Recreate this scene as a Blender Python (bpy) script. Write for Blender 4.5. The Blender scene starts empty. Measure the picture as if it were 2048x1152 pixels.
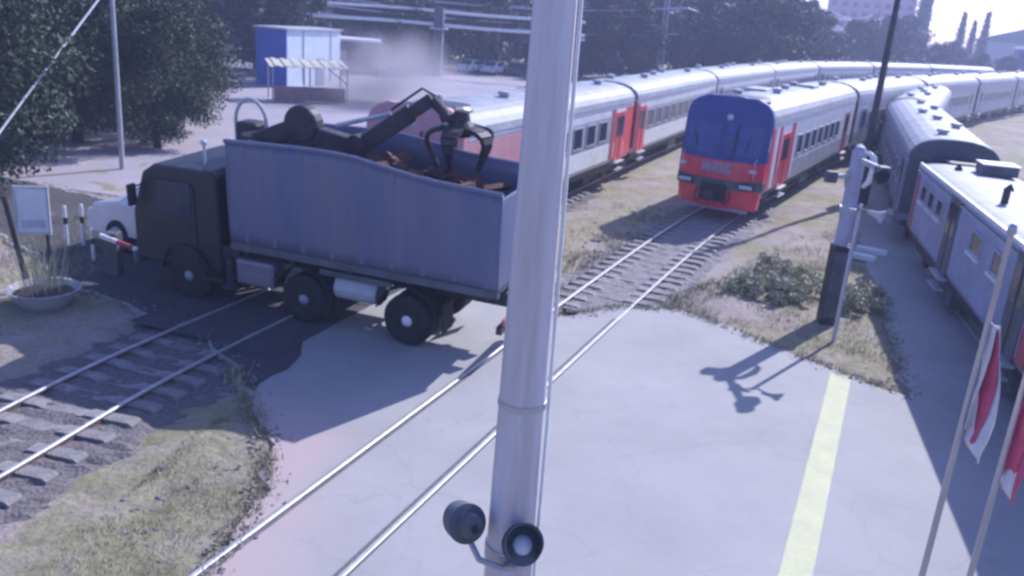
import bpy, bmesh, math, random
import numpy as np
from mathutils import Vector, Matrix, noise as mnoise
random.seed(7); rng = np.random.default_rng(7)
SC = bpy.context.scene
COL = SC.collection
PI = math.pi

# ------------------------------------------------------------------ camera
H = 6.9
pitch, roll = math.radians(17.8), math.radians(4.6)
fw = Vector((0, math.cos(pitch), -math.sin(pitch)))
rt0 = Vector((1, 0, 0)); up0 = rt0.cross(fw)
rt = math.cos(roll)*rt0 + math.sin(roll)*up0
up = -math.sin(roll)*rt0 + math.cos(roll)*up0
cd = bpy.data.cameras.new('camera'); cam = bpy.data.objects.new('camera', cd); COL.objects.link(cam)
M = Matrix.Identity(4)
for i in range(3):
    M[i][0] = rt[i]; M[i][1] = up[i]; M[i][2] = -fw[i]
M[0][3], M[1][3], M[2][3] = 0, 0, H
cam.matrix_world = M
cd.sensor_width = 36; cd.lens = 36*1731/2048; cd.clip_start = .1; cd.clip_end = 6000
cd.dof.use_dof = True; cd.dof.focus_distance = 1.2; cd.dof.aperture_fstop = 7.6
SC.camera = cam

# ------------------------------------------------------------------ sky, sun, exposure
SUN_AZ, SUN_EL = math.radians(39.5), math.radians(37.5)
W = bpy.data.worlds.new('World'); SC.world = W; W.use_nodes = True
wn = W.node_tree
bg = wn.nodes['Background']
sky = wn.nodes.new('ShaderNodeTexSky'); sky.sky_type = 'NISHITA'; sky.sun_disc = False
sky.sun_elevation = SUN_EL; sky.sun_rotation = SUN_AZ; sky.air_density = 1.0; sky.dust_density = 1.0; sky.ozone_density = 3.5
wn.links.new(sky.outputs[0], bg.inputs[0]); bg.inputs[1].default_value = 0.125
sl = bpy.data.lights.new('sun', 'SUN'); sl.energy = 4.6; sl.angle = math.radians(.6); sl.color = (1, .97, .70)
sun = bpy.data.objects.new('sun', sl); COL.objects.link(sun)
S = Vector((math.sin(SUN_AZ)*math.cos(SUN_EL), math.cos(SUN_AZ)*math.cos(SUN_EL), math.sin(SUN_EL)))
sun.rotation_euler = S.to_track_quat('Z', 'Y').to_euler(); sun.location = (20, 20, 40)
vs = SC.view_settings
vs.view_transform = 'Standard'; vs.look = 'None'; vs.gamma = 1; vs.exposure = 0.54
vs.use_curve_mapping = False
vs.use_white_balance = True; vs.white_balance_temperature = 5250; vs.white_balance_tint = 34
SC.cycles.use_denoising = True
SC.cycles.max_bounces = 6; SC.cycles.volume_bounces = 1; SC.cycles.transparent_max_bounces = 12

# ------------------------------------------------------------------ materials
MATS = {}
def mat(name, col, rough=.6, metal=0., var=.15, scale=3., bump=0., bscale=40., col2=None, coat=0., world=False, spec=.5, stretch=None, fine=0.):
    """Principled with two-scale noise breaking up the colour and an optional bump."""
    if name in MATS: return MATS[name]
    m = bpy.data.materials.new(name); m.use_nodes = True; MATS[name] = m
    nt = m.node_tree; b = nt.nodes['Principled BSDF']
    b.inputs['Roughness'].default_value = rough; b.inputs['Metallic'].default_value = metal
    b.inputs['Specular IOR Level'].default_value = spec
    if coat: b.inputs['Coat Weight'].default_value = coat; b.inputs['Coat Roughness'].default_value = .15
    if world: co = nt.nodes.new('ShaderNodeNewGeometry').outputs['Position']
    else: co = nt.nodes.new('ShaderNodeTexCoord').outputs['Object']
    if stretch:
        mp = nt.nodes.new('ShaderNodeMapping'); mp.inputs['Scale'].default_value = stretch
        nt.links.new(co, mp.inputs[0]); co = mp.outputs[0]
    n = nt.nodes.new('ShaderNodeTexNoise'); n.inputs['Scale'].default_value = scale; n.inputs['Detail'].default_value = 6; n.inputs['Roughness'].default_value = .65
    nt.links.new(co, n.inputs['Vector'])
    r = nt.nodes.new('ShaderNodeValToRGB')
    c2 = col2 if col2 else tuple(max(0, c*(1-var*1.6)) for c in col)
    c1 = col if col2 else tuple(min(1, c*(1+var*.6)) for c in col)
    r.color_ramp.elements[0].position = .34; r.color_ramp.elements[0].color = (*c2, 1)
    r.color_ramp.elements[1].position = .66; r.color_ramp.elements[1].color = (*c1, 1)
    nt.links.new(n.outputs['Fac'], r.inputs[0])
    out = r.outputs[0]
    if fine:
        n3 = nt.nodes.new('ShaderNodeTexNoise'); n3.inputs['Scale'].default_value = bscale; n3.inputs['Detail'].default_value = 3
        nt.links.new(co, n3.inputs['Vector'])
        mx = nt.nodes.new('ShaderNodeMix'); mx.data_type = 'RGBA'; mx.blend_type = 'OVERLAY'; mx.inputs[0].default_value = fine
        nt.links.new(out, mx.inputs[6]); nt.links.new(n3.outputs['Fac'], mx.inputs[7]); out = mx.outputs[2]
    nt.links.new(out, b.inputs['Base Color'])
    if bump:
        n2 = nt.nodes.new('ShaderNodeTexNoise'); n2.inputs['Scale'].default_value = bscale; n2.inputs['Detail'].default_value = 5
        nt.links.new(co, n2.inputs['Vector'])
        bp = nt.nodes.new('ShaderNodeBump'); bp.inputs['Strength'].default_value = bump; bp.inputs['Distance'].default_value = .05
        nt.links.new(n2.outputs['Fac'], bp.inputs['Height']); nt.links.new(bp.outputs[0], b.inputs['Normal'])
    return m
def glassy(name, col, rough=.12):
    m = mat(name, col, rough, 0, .25, 1.2, spec=.35); return m

ASPH = mat('asphalt', (.36, .345, .335), .85, 0, .1, .35, .25, 60, world=True, col2=(.295, .285, .28), fine=.35)
def dusty(m):
    nt = m.node_tree; b = nt.nodes['Principled BSDF']; src = b.inputs['Base Color'].links[0].from_socket
    g = nt.nodes.new('ShaderNodeNewGeometry'); sp_ = nt.nodes.new('ShaderNodeSeparateXYZ'); nt.links.new(g.outputs['Position'], sp_.inputs[0])
    n = nt.nodes.new('ShaderNodeTexNoise'); n.inputs['Scale'].default_value = 1.1; n.inputs['Detail'].default_value = 7; nt.links.new(g.outputs['Position'], n.inputs['Vector'])
    def rng_(sock, a, b_):
        q = nt.nodes.new('ShaderNodeMapRange'); q.interpolation_type = 'SMOOTHSTEP'; q.inputs[1].default_value = a; q.inputs[2].default_value = b_; q.inputs[3].default_value = 1; q.inputs[4].default_value = 0
        nt.links.new(sock, q.inputs[0]); return q.outputs[0]
    def mth(op, a, b_):
        q = nt.nodes.new('ShaderNodeMath'); q.operation = op
        for k_, v in enumerate((a, b_)):
            if isinstance(v, (int, float)): q.inputs[k_].default_value = v
            else: nt.links.new(v, q.inputs[k_])
        return q.outputs[0]
    f = mth('MULTIPLY', rng_(sp_.outputs[0], -3.8, -1.2), rng_(sp_.outputs[1], 12.5, 15.5))
    nf = mth('MULTIPLY', mth('SUBTRACT', n.outputs['Fac'], .38), 4.0); nf = mth('ADD', nf, mth('MULTIPLY', f, 1.2)); f = mth('MULTIPLY', f, nf)
    q = nt.nodes.new('ShaderNodeMath'); q.operation = 'MULTIPLY'; q.use_clamp = True; q.inputs[1].default_value = .8; nt.links.new(f, q.inputs[0])
    mx = nt.nodes.new('ShaderNodeMix'); mx.data_type = 'RGBA'; nt.links.new(q.outputs[0], mx.inputs[0]); nt.links.new(src, mx.inputs[6]); mx.inputs[7].default_value = (.40, .32, .31, 1)
    nt.links.new(mx.outputs[2], b.inputs['Base Color'])
def cracked(m):
    nt = m.node_tree; b = nt.nodes['Principled BSDF']; src = b.inputs['Base Color'].links[0].from_socket
    g = nt.nodes.new('ShaderNodeNewGeometry').outputs['Position']
    wn_ = nt.nodes.new('ShaderNodeTexNoise'); wn_.inputs['Scale'].default_value = 1.6; wn_.inputs['Detail'].default_value = 5; nt.links.new(g, wn_.inputs['Vector'])
    av = nt.nodes.new('ShaderNodeVectorMath'); av.operation = 'MULTIPLY_ADD'; av.inputs[1].default_value = (.9, .9, 0); nt.links.new(wn_.outputs['Color'], av.inputs[0]); nt.links.new(g, av.inputs[2])
    v = nt.nodes.new('ShaderNodeTexVoronoi'); v.feature = 'DISTANCE_TO_EDGE'; v.inputs['Scale'].default_value = .34; nt.links.new(av.outputs[0], v.inputs['Vector'])
    q = nt.nodes.new('ShaderNodeMapRange'); q.inputs[1].default_value = .002; q.inputs[2].default_value = .010; q.inputs[3].default_value = .93; q.inputs[4].default_value = 1; nt.links.new(v.outputs['Distance'], q.inputs[0])
    n2 = nt.nodes.new('ShaderNodeTexNoise'); n2.inputs['Scale'].default_value = .9; n2.inputs['Detail'].default_value = 8; n2.inputs['Roughness'].default_value = .7; nt.links.new(g, n2.inputs['Vector'])
    q2 = nt.nodes.new('ShaderNodeMapRange'); q2.inputs[1].default_value = .60; q2.inputs[2].default_value = .72; q2.inputs[3].default_value = 1; q2.inputs[4].default_value = .86; nt.links.new(n2.outputs['Fac'], q2.inputs[0])
    mu = nt.nodes.new('ShaderNodeMath'); mu.operation = 'MULTIPLY'; nt.links.new(q.outputs[0], mu.inputs[0]); nt.links.new(q2.outputs[0], mu.inputs[1])
    mx = nt.nodes.new('ShaderNodeMix'); mx.data_type = 'RGBA'; mx.blend_type = 'MULTIPLY'; mx.inputs[0].default_value = 1
    nt.links.new(src, mx.inputs[6]); nt.links.new(mu.outputs[0], mx.inputs[7]); nt.links.new(mx.outputs[2], b.inputs['Base Color'])
cracked(ASPH)
dusty(ASPH)
YARD = mat('yard_asphalt', (.36, .32, .35), .9, 0, .1, .15, .2, 20, world=True, col2=(.27, .245, .275), fine=.3)
BALL = mat('ballast', (.30, .27, .27), .95, 0, .3, 14, 1.0, 16, world=True, col2=(.17, .15, .16))
RAIL = mat('rail_steel', (.54, .52, .52), .42, .4, .12, 6)
RAILW = mat('rail_web', (.16, .10, .08), .8, .3, .3, 9)
FLANGE = mat('flangeway_grime', (.10, .095, .10), .95, 0, .4, 12, .5, 30, world=True, col2=(.17, .16, .165))
SLEEP = mat('sleeper_concrete', (.27, .25, .245), .9, 0, .25, 5, .5, 30, fine=.4)
PAINTY = mat('line_paint', (.50, .50, .27), .7, 0, .1, 2.2, .2, 60, world=True, col2=(.42, .42, .26), fine=.35)
GALV = mat('galvanised_steel', (.46, .46, .50), .38, .55, .14, 2.0, .08, 14, stretch=(1, 1, .25))
POLEM = mat('pole_paint', (.60, .59, .66), .45, .2, .1, 3.0, .1, 18, stretch=(2.2, 2.2, .16), col2=(.44, .40, .42))
DARKM = mat('dark_steel', (.045, .045, .055), .5, .3, .3, 4)
BLACK = mat('black_rubber', (.022, .022, .024), .85, 0, .4, 8, .4, 30)
WHITEP = mat('white_paint', (.74, .74, .74), .45, 0, .1, 2.5)
GREYP = mat('grey_paint', (.42, .43, .46), .5, 0, .14, 1.6)
DARKG = mat('dark_grey_paint', (.10, .105, .125), .55, 0, .25, 2)
REDP = mat('train_red', (.78, .045, .08), .38, 0, .14, 1.5, coat=.25)
REDD = mat('dull_red', (.40, .07, .09), .5, 0, .25, 2.2)
PINKR = mat('faded_red', (.52, .27, .29), .55, 0, .2, 1.4, col2=(.44, .20, .22))
TRAINW = mat('train_white', (.66, .66, .70), .42, 0, .12, 1.2, fine=.15, bscale=9)
TRAING = mat('train_grey', (.36, .37, .43), .45, 0, .16, 1.4, fine=.15, bscale=9)
ROOFW = mat('train_roof', (.29, .30, .335), .6, 0, .18, 1.0, fine=.3, bscale=6)
GLASS = glassy('window_glass', (.03, .04, .075))
PANE = mat('pane_glass', (.045, .075, .25), .12, 0, .25, 1.0, spec=.5)
SCREEN = mat('windscreen_glass', (.06, .075, .25), .4, 0, .1, .8, spec=.25)
TRKBLUE = mat('truck_bed_paint', (.105, .128, .225), .55, .1, .22, 1.3, .25, 5, col2=(.165, .165, .225), stretch=(1, 1, .22), fine=.14)
CABP = mat('truck_cab_paint', (.016, .016, .026), .5, 0, .3, 2)
CRANE = mat('crane_paint', (.045, .035, .05), .6, .2, .4, 3, .2, 12)
RUST = mat('rusty_scrap', (.16, .08, .06), .9, .2, .4, 5, .6, 14)
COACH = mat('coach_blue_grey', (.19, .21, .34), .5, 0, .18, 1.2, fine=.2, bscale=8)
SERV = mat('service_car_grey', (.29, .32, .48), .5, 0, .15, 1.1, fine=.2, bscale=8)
BARK = mat('bark', (.09, .07, .055), .95, 0, .4, 6, .8, 20)
LEAF = mat('leaf_dark', (.07, .10, .045), .7, 0, .5, .55, col2=(.018, .028, .016))
LEAFM = mat('leaf_mid', (.095, .125, .06), .7, 0, .5, .5, col2=(.03, .045, .025))
LEAFG = mat('leaf_dusty', (.58, .55, .38), .8, 0, .4, 5, col2=(.26, .26, .16))
DRYG = mat('dry_grass', (.38, .345, .205), .9, 0, .4, 2, world=True, col2=(.25, .24, .13))
BLUEP = mat('kiosk_blue', (.03, .10, .46), .5, 0, .1, 1)
KWHITE = mat('kiosk_white', (.66, .74, .78), .5, 0, .08, 1)
CONC = mat('concrete', (.40, .39, .40), .9, 0, .2, 2.5, .4, 25, fine=.3)
PINKB = mat('pink_render', (.46, .27, .29), .9, 0, .15, .3)
CREAM = mat('cream_boards', (.55, .52, .42), .7, 0, .2, 2)
BLUEB = mat('blue_cladding', (.07, .11, .26), .6, 0, .15, .2)
STONE = mat('stone', (.27, .24, .22), .95, 0, .4, 6, .6, 20)
LAMPW = mat('lamp_lens', (.55, .57, .62), .2, 0, .05, 3)
FLW = mat('flag_white', (.62, .60, .63), .8, 0, .1, 6)
FLB = mat('flag_blue', (.05, .08, .34), .8, 0, .1, 6)
FLR = mat('flag_red', (.52, .09, .17), .8, 0, .1, 6)
BOARD = mat('board_white', (.62, .64, .68), .6, 0, .12, 1.5)

def ground_material():
    m = bpy.data.materials.new('ground_soil'); m.use_nodes = True
    nt = m.node_tree; b = nt.nodes['Principled BSDF']; b.inputs['Roughness'].default_value = .95; b.inputs['Specular IOR Level'].default_value = .15
    pos = nt.nodes.new('ShaderNodeNewGeometry').outputs['Position']
    def nz(s, d=6, rg=.6):
        n = nt.nodes.new('ShaderNodeTexNoise'); n.inputs['Scale'].default_value = s; n.inputs['Detail'].default_value = d; n.inputs['Roughness'].default_value = rg
        nt.links.new(pos, n.inputs['Vector']); return n.outputs['Fac']
    def ramp(f, stops):
        r = nt.nodes.new('ShaderNodeValToRGB'); e = r.color_ramp.elements
        while len(e) < len(stops): e.new(.5)
        for k, (p, c) in enumerate(stops): e[k].position = p; e[k].color = (*c, 1)
        nt.links.new(f, r.inputs[0]); return r.outputs[0]
    dirt = ramp(nz(.5), [(.3, (.27, .22, .21)), (.5, (.38, .32, .30)), (.7, (.45, .38, .36))])
    grass = ramp(nz(1.7, 8, .7), [(.3, (.22, .20, .125)), (.52, (.33, .30, .19)), (.75, (.42, .38, .26))])
    mx = nt.nodes.new('ShaderNodeMix'); mx.data_type = 'RGBA'
    fac = ramp(nz(.28, 5, .7), [(.40, (0, 0, 0)), (.56, (1, 1, 1))])
    nt.links.new(fac, mx.inputs[0]); nt.links.new(dirt, mx.inputs[6]); nt.links.new(grass, mx.inputs[7])
    mo = nt.nodes.new('ShaderNodeMix'); mo.data_type = 'RGBA'; mo.blend_type = 'OVERLAY'; mo.inputs[0].default_value = .55
    nt.links.new(mx.outputs[2], mo.inputs[6]); nt.links.new(nz(9, 6, .75), mo.inputs[7])
    nt.links.new(mo.outputs[2], b.inputs['Base Color'])
    bp = nt.nodes.new('ShaderNodeBump'); bp.inputs['Strength'].default_value = .9; bp.inputs['Distance'].default_value = .12
    nt.links.new(nz(6, 8, .7), bp.inputs['Height']); nt.links.new(bp.outputs[0], b.inputs['Normal'])
    return m
GROUND = ground_material()

# ------------------------------------------------------------------ mesh helpers
class MB:
    def __init__(s): s.v = []; s.f = []
    def add(s, vs_, fs):
        o = len(s.v); s.v += [tuple(v) for v in vs_]; s.f += [tuple(i+o for i in f) for f in fs]; return s
    def box(s, c, d, rz=0, R=None):
        hx, hy, hz = d[0]/2, d[1]/2, d[2]/2
        vs_ = [Vector((x, y, z)) for z in (-hz, hz) for y in (-hy, hy) for x in (-hx, hx)]
        if R is None: R = Matrix.Rotation(rz, 3, 'Z')
        vs_ = [R @ v + Vector(c) for v in vs_]
        return s.add(vs_, [(0, 2, 3, 1), (4, 5, 7, 6), (0, 1, 5, 4), (2, 6, 7, 3), (0, 4, 6, 2), (1, 3, 7, 5)])
    def beam(s, a, b, w, h=None):
        a, b = Vector(a), Vector(b); d = b-a; h = h or w
        R = d.to_track_quat('Y', 'Z').to_matrix()
        return s.box((a+b)/2, (w, d.length, h), R=R)
    def tube(s, pts, r, n=10, cap=True):
        pts = [Vector(p) for p in pts]
        rs = r if hasattr(r, '__len__') else [r]*len(pts)
        o = len(s.v); prev = None
        for i, p in enumerate(pts):
            t = (pts[min(i+1, len(pts)-1)]-pts[max(i-1, 0)]).normalized()
            if prev is None:
                a = Vector((0, 0, 1)) if abs(t.z) < .9 else Vector((1, 0, 0))
                u = t.cross(a).normalized()
            else:
                u = (prev - t*prev.dot(t)).normalized()
            prev = u; w = t.cross(u)
            for k in range(n):
                an = 2*PI*k/n; s.v.append(tuple(p + (u*math.cos(an)+w*math.sin(an))*rs[i]))
        for i in range(len(pts)-1):
            for k in range(n):
                k2 = (k+1) % n
                s.f.append((o+i*n+k, o+i*n+k2, o+(i+1)*n+k2, o+(i+1)*n+k))
        if cap:
            s.f.append(tuple(o+k for k in range(n))[::-1]); s.f.append(tuple(o+(len(pts)-1)*n+k for k in range(n)))
        return s
    def prism(s, poly, y0, y1, axis='y'):
        """extrude an (a,b) polygon: axis y -> (a,y,b); axis z -> (a,b,z); axis x -> (x,a,b)"""
        n = len(poly)
        def P(a, b, t): return {'y': (a, t, b), 'z': (a, b, t), 'x': (t, a, b)}[axis]
        vs_ = [P(a, b, y0) for a, b in poly]+[P(a, b, y1) for a, b in poly]
        fs = [tuple(range(n))[::-1], tuple(range(n, 2*n))]+[(i, (i+1) % n, n+(i+1) % n, n+i) for i in range(n)]
        return s.add(vs_, fs)
    def lathe(s, prof, n=20, c=(0, 0, 0), R=None):
        """profile of (r,z); closed with caps when r>0 at the ends"""
        o = len(s.v); R = R or Matrix.Identity(3); c = Vector(c)
        for r, z in prof:
            for k in range(n):
                a = 2*PI*k/n; s.v.append(tuple(R @ Vector((r*math.cos(a), r*math.sin(a), z)) + c))
        for i in range(len(prof)-1):
            for k in range(n):
                k2 = (k+1) % n; s.f.append((o+i*n+k, o+i*n+k2, o+(i+1)*n+k2, o+(i+1)*n+k))
        s.f.append(tuple(o+k for k in range(n))[::-1]); s.f.append(tuple(o+(len(prof)-1)*n+k for k in range(n)))
        return s
    def grid(s, fn, nu, nv):
        o = len(s.v)
        for j in range(nv+1):
            for i in range(nu+1): s.v.append(tuple(fn(i/nu, j/nv)))
        for j in range(nv):
            for i in range(nu):
                a = o+j*(nu+1)+i; s.f.append((a, a+1, a+nu+2, a+nu+1))
        return s
    def mesh(s, name, m, smooth=False, fix=True):
        me = bpy.data.meshes.new(name); me.from_pydata(s.v, [], s.f)
        if fix:
            bm = bmesh.new(); bm.from_mesh(me); bmesh.ops.recalc_face_normals(bm, faces=bm.faces); bm.to_mesh(me); bm.free()
        me.materials.append(m)
        if smooth: me.polygons.foreach_set('use_smooth', [True]*len(me.polygons))
        me.update(); return me
    def build(s, name, m, parent=None, bevel=0, smooth=False, loc=None, rot=None, fix=True):
        return link(name, s.mesh(name, m, smooth, fix), parent, bevel, loc, rot, smooth)
def link(name, me, parent=None, bevel=0, loc=None, rot=None, smooth=False):
    o = bpy.data.objects.new(name, me); COL.objects.link(o); o.parent = parent
    if loc is not None: o.location = loc
    if rot is not None: o.rotation_euler = rot
    if bevel:
        b = o.modifiers.new('bevel', 'BEVEL'); b.width = bevel; b.segments = 2; b.limit_method = 'ANGLE'; b.angle_limit = math.radians(40)
    return o
def tag(o, label=None, cat=None, group=None, kind=None):
    if label: o['label'] = label
    if cat: o['category'] = cat
    if group: o['group'] = group
    if kind: o['kind'] = kind
    return o
def thing(name, label, cat, loc=(0, 0, 0), rz=0, group=None):
    o = bpy.data.objects.new(name, None); COL.objects.link(o); o.empty_display_size = .3
    o.location = loc; o.rotation_euler = (0, 0, rz)
    return tag(o, label, cat, group)
def copy_tree(o, parent=None):
    c = o.copy(); COL.objects.link(c); c.parent = parent
    for ch in list(o.children): copy_tree(ch, c)
    return c

class Spline:
    """Catmull-Rom plan curve, by arc length"""
    def __init__(s, pts):
        P = [Vector((2*pts[0][0]-pts[1][0], 2*pts[0][1]-pts[1][1]))]+[Vector(p) for p in pts]+[Vector((2*pts[-1][0]-pts[-2][0], 2*pts[-1][1]-pts[-2][1]))]
        out = []
        for i in range(1, len(P)-2):
            a, b, c, d = P[i-1:i+3]
            for k in range(24):
                t = k/24
                out.append(.5*((2*b)+(c-a)*t+(2*a-5*b+4*c-d)*t*t+(3*b-a-3*c+d)*t**3))
        out.append(P[-2]); s.p = out; s.L = [0]
        for i in range(1, len(out)): s.L.append(s.L[-1]+(out[i]-out[i-1]).length)
    def at(s, d):
        d = max(0, min(d, s.L[-1]-1e-6))
        i = int(np.searchsorted(s.L, d, side='right'))-1; i = min(i, len(s.p)-2)
        t = (d-s.L[i])/(s.L[i+1]-s.L[i]); p = s.p[i].lerp(s.p[i+1], t)
        j = min(i+1, len(s.p)-2)
        tg = (s.p[i+1]-s.p[i]).normalized().lerp((s.p[j+1]-s.p[j]).normalized(), t).normalized()
        return p, tg
    def s_at_y(s, y):
        for i in range(len(s.p)-1):
            if s.p[i].y <= y <= s.p[i+1].y: return s.L[i]+(y-s.p[i].y)/(s.p[i+1].y-s.p[i].y)*(s.L[i+1]-s.L[i])
        return s.L[-1]
MID = Spline([(-5.6, 2), (-2.7, 9.1), (1.97, 20.2), (5.75, 28.85), (8.75, 34.9), (16, 48.2), (24.6, 61.5), (38, 80), (60, 109), (84, 140)])
LEFT = Spline([(-10.2, 2), (-7.95, 10.5), (-6.62, 15.5), (-3.7, 23.2), (0.15, 32.1), (6.3, 47.2), (14.6, 66), (31, 96), (56, 124), (90, 148)])
RIGHT = Spline([(7.6, 1), (9.6, 9), (11.75, 17.5), (14.3, 28), (18.2, 40.5), (25.5, 58), (37, 78), (60, 107)])

# ================================================================== THE SETTING
def axis_lines():
    xs = np.concatenate([np.linspace(-2500, -80, 12), np.linspace(-70, -24, 20), np.linspace(-22, 30, 180), np.linspace(32, 90, 24), np.linspace(110, 2500, 14)])
    ys = np.concatenate([np.linspace(-1500, -20, 8), np.linspace(-10, 4, 8), np.linspace(4.5, 42, 150), np.linspace(44, 130, 40), np.linspace(150, 4000, 16)])
    return xs, ys
ISLAND = [(4.3, 20.85), (5.6, 19.3), (7.1, 17.6), (8.25, 16.4), (9.2, 19.5), (10.3, 23.2), (11.6, 28.0), (13.3, 33.5), (15, 38)]
xs, ys = axis_lines()
X, Y = np.meshgrid(xs, ys)
Z = np.full_like(X, -.15)
TPS = [np.array([(p.x, p.y) for p in MID.p if 20 < p.y < 46]), np.array([(p.x, p.y) for p in LEFT.p if p.y < 16.2 or 25 < p.y < 46])]
near = (X > -22) & (X < 30) & (Y > 4) & (Y < 42)
for j in range(Z.shape[0]):
    for i in range(Z.shape[1]):
        if near[j, i]:
            p = Vector((X[j, i]*.9, Y[j, i]*.9, 0))
            dd = min(float(np.min(np.hypot(tp[:, 0]-X[j, i], tp[:, 1]-Y[j, i]))) for tp in TPS)
            Z[j, i] = min(-.012, -.042+.03*mnoise.noise(p)+.03*mnoise.noise(p*2.7))-.17*max(0, min(1, (2.7+.5*mnoise.noise(p*1.4)-dd)/1.4))
        elif X[j, i] > 28 and Y[j, i] < 160:            # dry bank on the right
            Z[j, i] = -.15+.9*max(0, min(1, (X[j, i]-.52*Y[j, i]-6)/18))+.25*mnoise.noise(Vector((X[j, i]*.12, Y[j, i]*.12, 3)))
        elif abs(X[j, i]) < 90 and Y[j, i] < 140:
            Z[j, i] = -.17+.02*mnoise.noise(Vector((X[j, i]*.2, Y[j, i]*.2, 1)))
ny, nx = X.shape
me = bpy.data.meshes.new('ground')
verts = np.stack([X.ravel(), Y.ravel(), Z.ravel()], 1)
idx = np.arange(nx*ny).reshape(ny, nx)
faces = np.stack([idx[:-1, :-1].ravel(), idx[:-1, 1:].ravel(), idx[1:, 1:].ravel(), idx[1:, :-1].ravel()], 1)
me.from_pydata(verts.tolist(), [], faces.tolist()); me.materials.append(GROUND)
me.polygons.foreach_set('use_smooth', [True]*len(me.polygons))
tag(link('ground', me), kind='structure')

def slab(name, poly, z0, z1, m, jitter=.0, step=.5):
    pts = []
    n = len(poly)
    for i in range(n):
        a, b = Vector(poly[i]), Vector(poly[(i+1) % n]); k = max(1, int((b-a).length/step))
        for t in range(k):
            p = a.lerp(b, t/k); nn = (b-a).normalized(); nrm = Vector((-nn.y, nn.x))
            pts.append(p+nrm*jitter*(mnoise.noise(Vector((p.x*1.1, p.y*1.1, 5)))+.5*mnoise.noise(Vector((p.x*3.7, p.y*3.7, 8)))))
    bm = bmesh.new()
    f = bm.faces.new([bm.verts.new((p.x, p.y, z0)) for p in pts])
    r = bmesh.ops.extrude_face_region(bm, geom=[f])
    for v in [g for g in r['geom'] if isinstance(g, bmesh.types.BMVert)]: v.co.z = z1
    bmesh.ops.recalc_face_normals(bm, faces=bm.faces); bmesh.ops.triangulate(bm, faces=bm.faces)
    me = bpy.data.meshes.new(name); bm.to_mesh(me); bm.free(); me.materials.append(m)
    return link(name, me)
ROADPOLY = [(-3.7, 3), (-3.6, 7), (-3.45, 9), (-3.35, 11), (-3.7, 12.3), (-4.4, 13.7), (-5.3, 15.4), (-6.5, 16.9), (-8.3, 17.9), (-10.2, 18.9), (-12.8, 21.6), (-18, 25.2), (-33, 30), (-36, 37), (-20, 30.5),
            (-13, 27.5), (-6, 23.2), (-2.5, 22), (-.6, 20.9), (1.2, 19.6), (2.6, 20.6)] + ISLAND + [(17.5, 44), (26, 44), (26, 3)]
tag(slab('road', ROADPOLY, -.3, 0, ASPH, .22, .2), kind='structure')
SHADED = mat('shaded_asphalt', (.085, .078, .085), .9, 0, .1, .5, .4, 40, world=True, col2=(.05, .046, .052), fine=.35)  # dark ground colour that also carries the deep shadow left of the truck
SHADEDPOLY = [(-4.55, 14.15), (-5.35, 15.55), (-6.55, 17.0), (-8.35, 18.0), (-10.3, 19.0), (-12.8, 21.75), (-18, 25.3), (-33, 30.1), (-36, 36.8), (-20, 30.3), (-13, 27.3), (-7.2, 23.5), (-5.6, 21.5), (-4.6, 18.5), (-4.1, 16)]
tag(slab('shaded_road', SHADEDPOLY, -.3, .004, SHADED, .22, .35), kind='structure')
YARDPOLY = [(-9.5, 27), (-4.5, 31), (1.5, 45.5), (9.5, 64.5), (19, 84), (30, 101), (34, 112), (-70, 116), (-70, 30), (-34, 33), (-20, 30)]
tag(slab('yard', YARDPOLY, -.3, -.03, YARD, .5, 2), kind='structure')
# yellow line on the paving
yl = MB()
A, B = Vector((7.17, 17.25)), Vector((3.1, 7.6)); d = (B-A).normalized(); nr = Vector((-d.y, d.x))
def ylf(u, v):
    p = A.lerp(B, v)+nr*(.21*(u*2-1)*(1+.06*mnoise.noise(Vector((u*3, v*40, 0)))))
    return (p.x, p.y, .004)
yl.grid(ylf, 2, 60); yl.build('painted_line', PAINTY, bpy.data.objects['road'])

# ------------------------------------------------------------------ railway tracks
def ribbon(sp, s0, s1, off, prof, step=.6):
    """sweep a cross profile [(x,z)] (open polygon, closed loop) along the spline with lateral offset"""
    b = MB(); n = len(prof); k = max(2, int((s1-s0)/step)); o = 0
    for i in range(k+1):
        p, t = sp.at(s0+(s1-s0)*i/k); r = Vector((t.y, -t.x))
        for x, z in prof:
            q = p+r*(off+x); b.v.append((q.x, q.y, z))
    for i in range(k):
        for j in range(n):
            j2 = (j+1) % n; b.f.append((i*n+j, i*n+j2, (i+1)*n+j2, (i+1)*n+j))
    b.f.append(tuple(range(n))); b.f.append(tuple(k*n+j for j in range(n))[::-1])
    return b
sleeper_mb = MB()
sleeper_mb.prism([(-1.35, 0), (-1.35, .10), (-1.28, .14), (-.45, .13), (-.38, .10), (.38, .10), (.45, .13), (1.28, .14), (1.35, .10), (1.35, 0)], -.13, .13)
SLEEPER_ME = sleeper_mb.mesh('sleeper', SLEEP)
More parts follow.
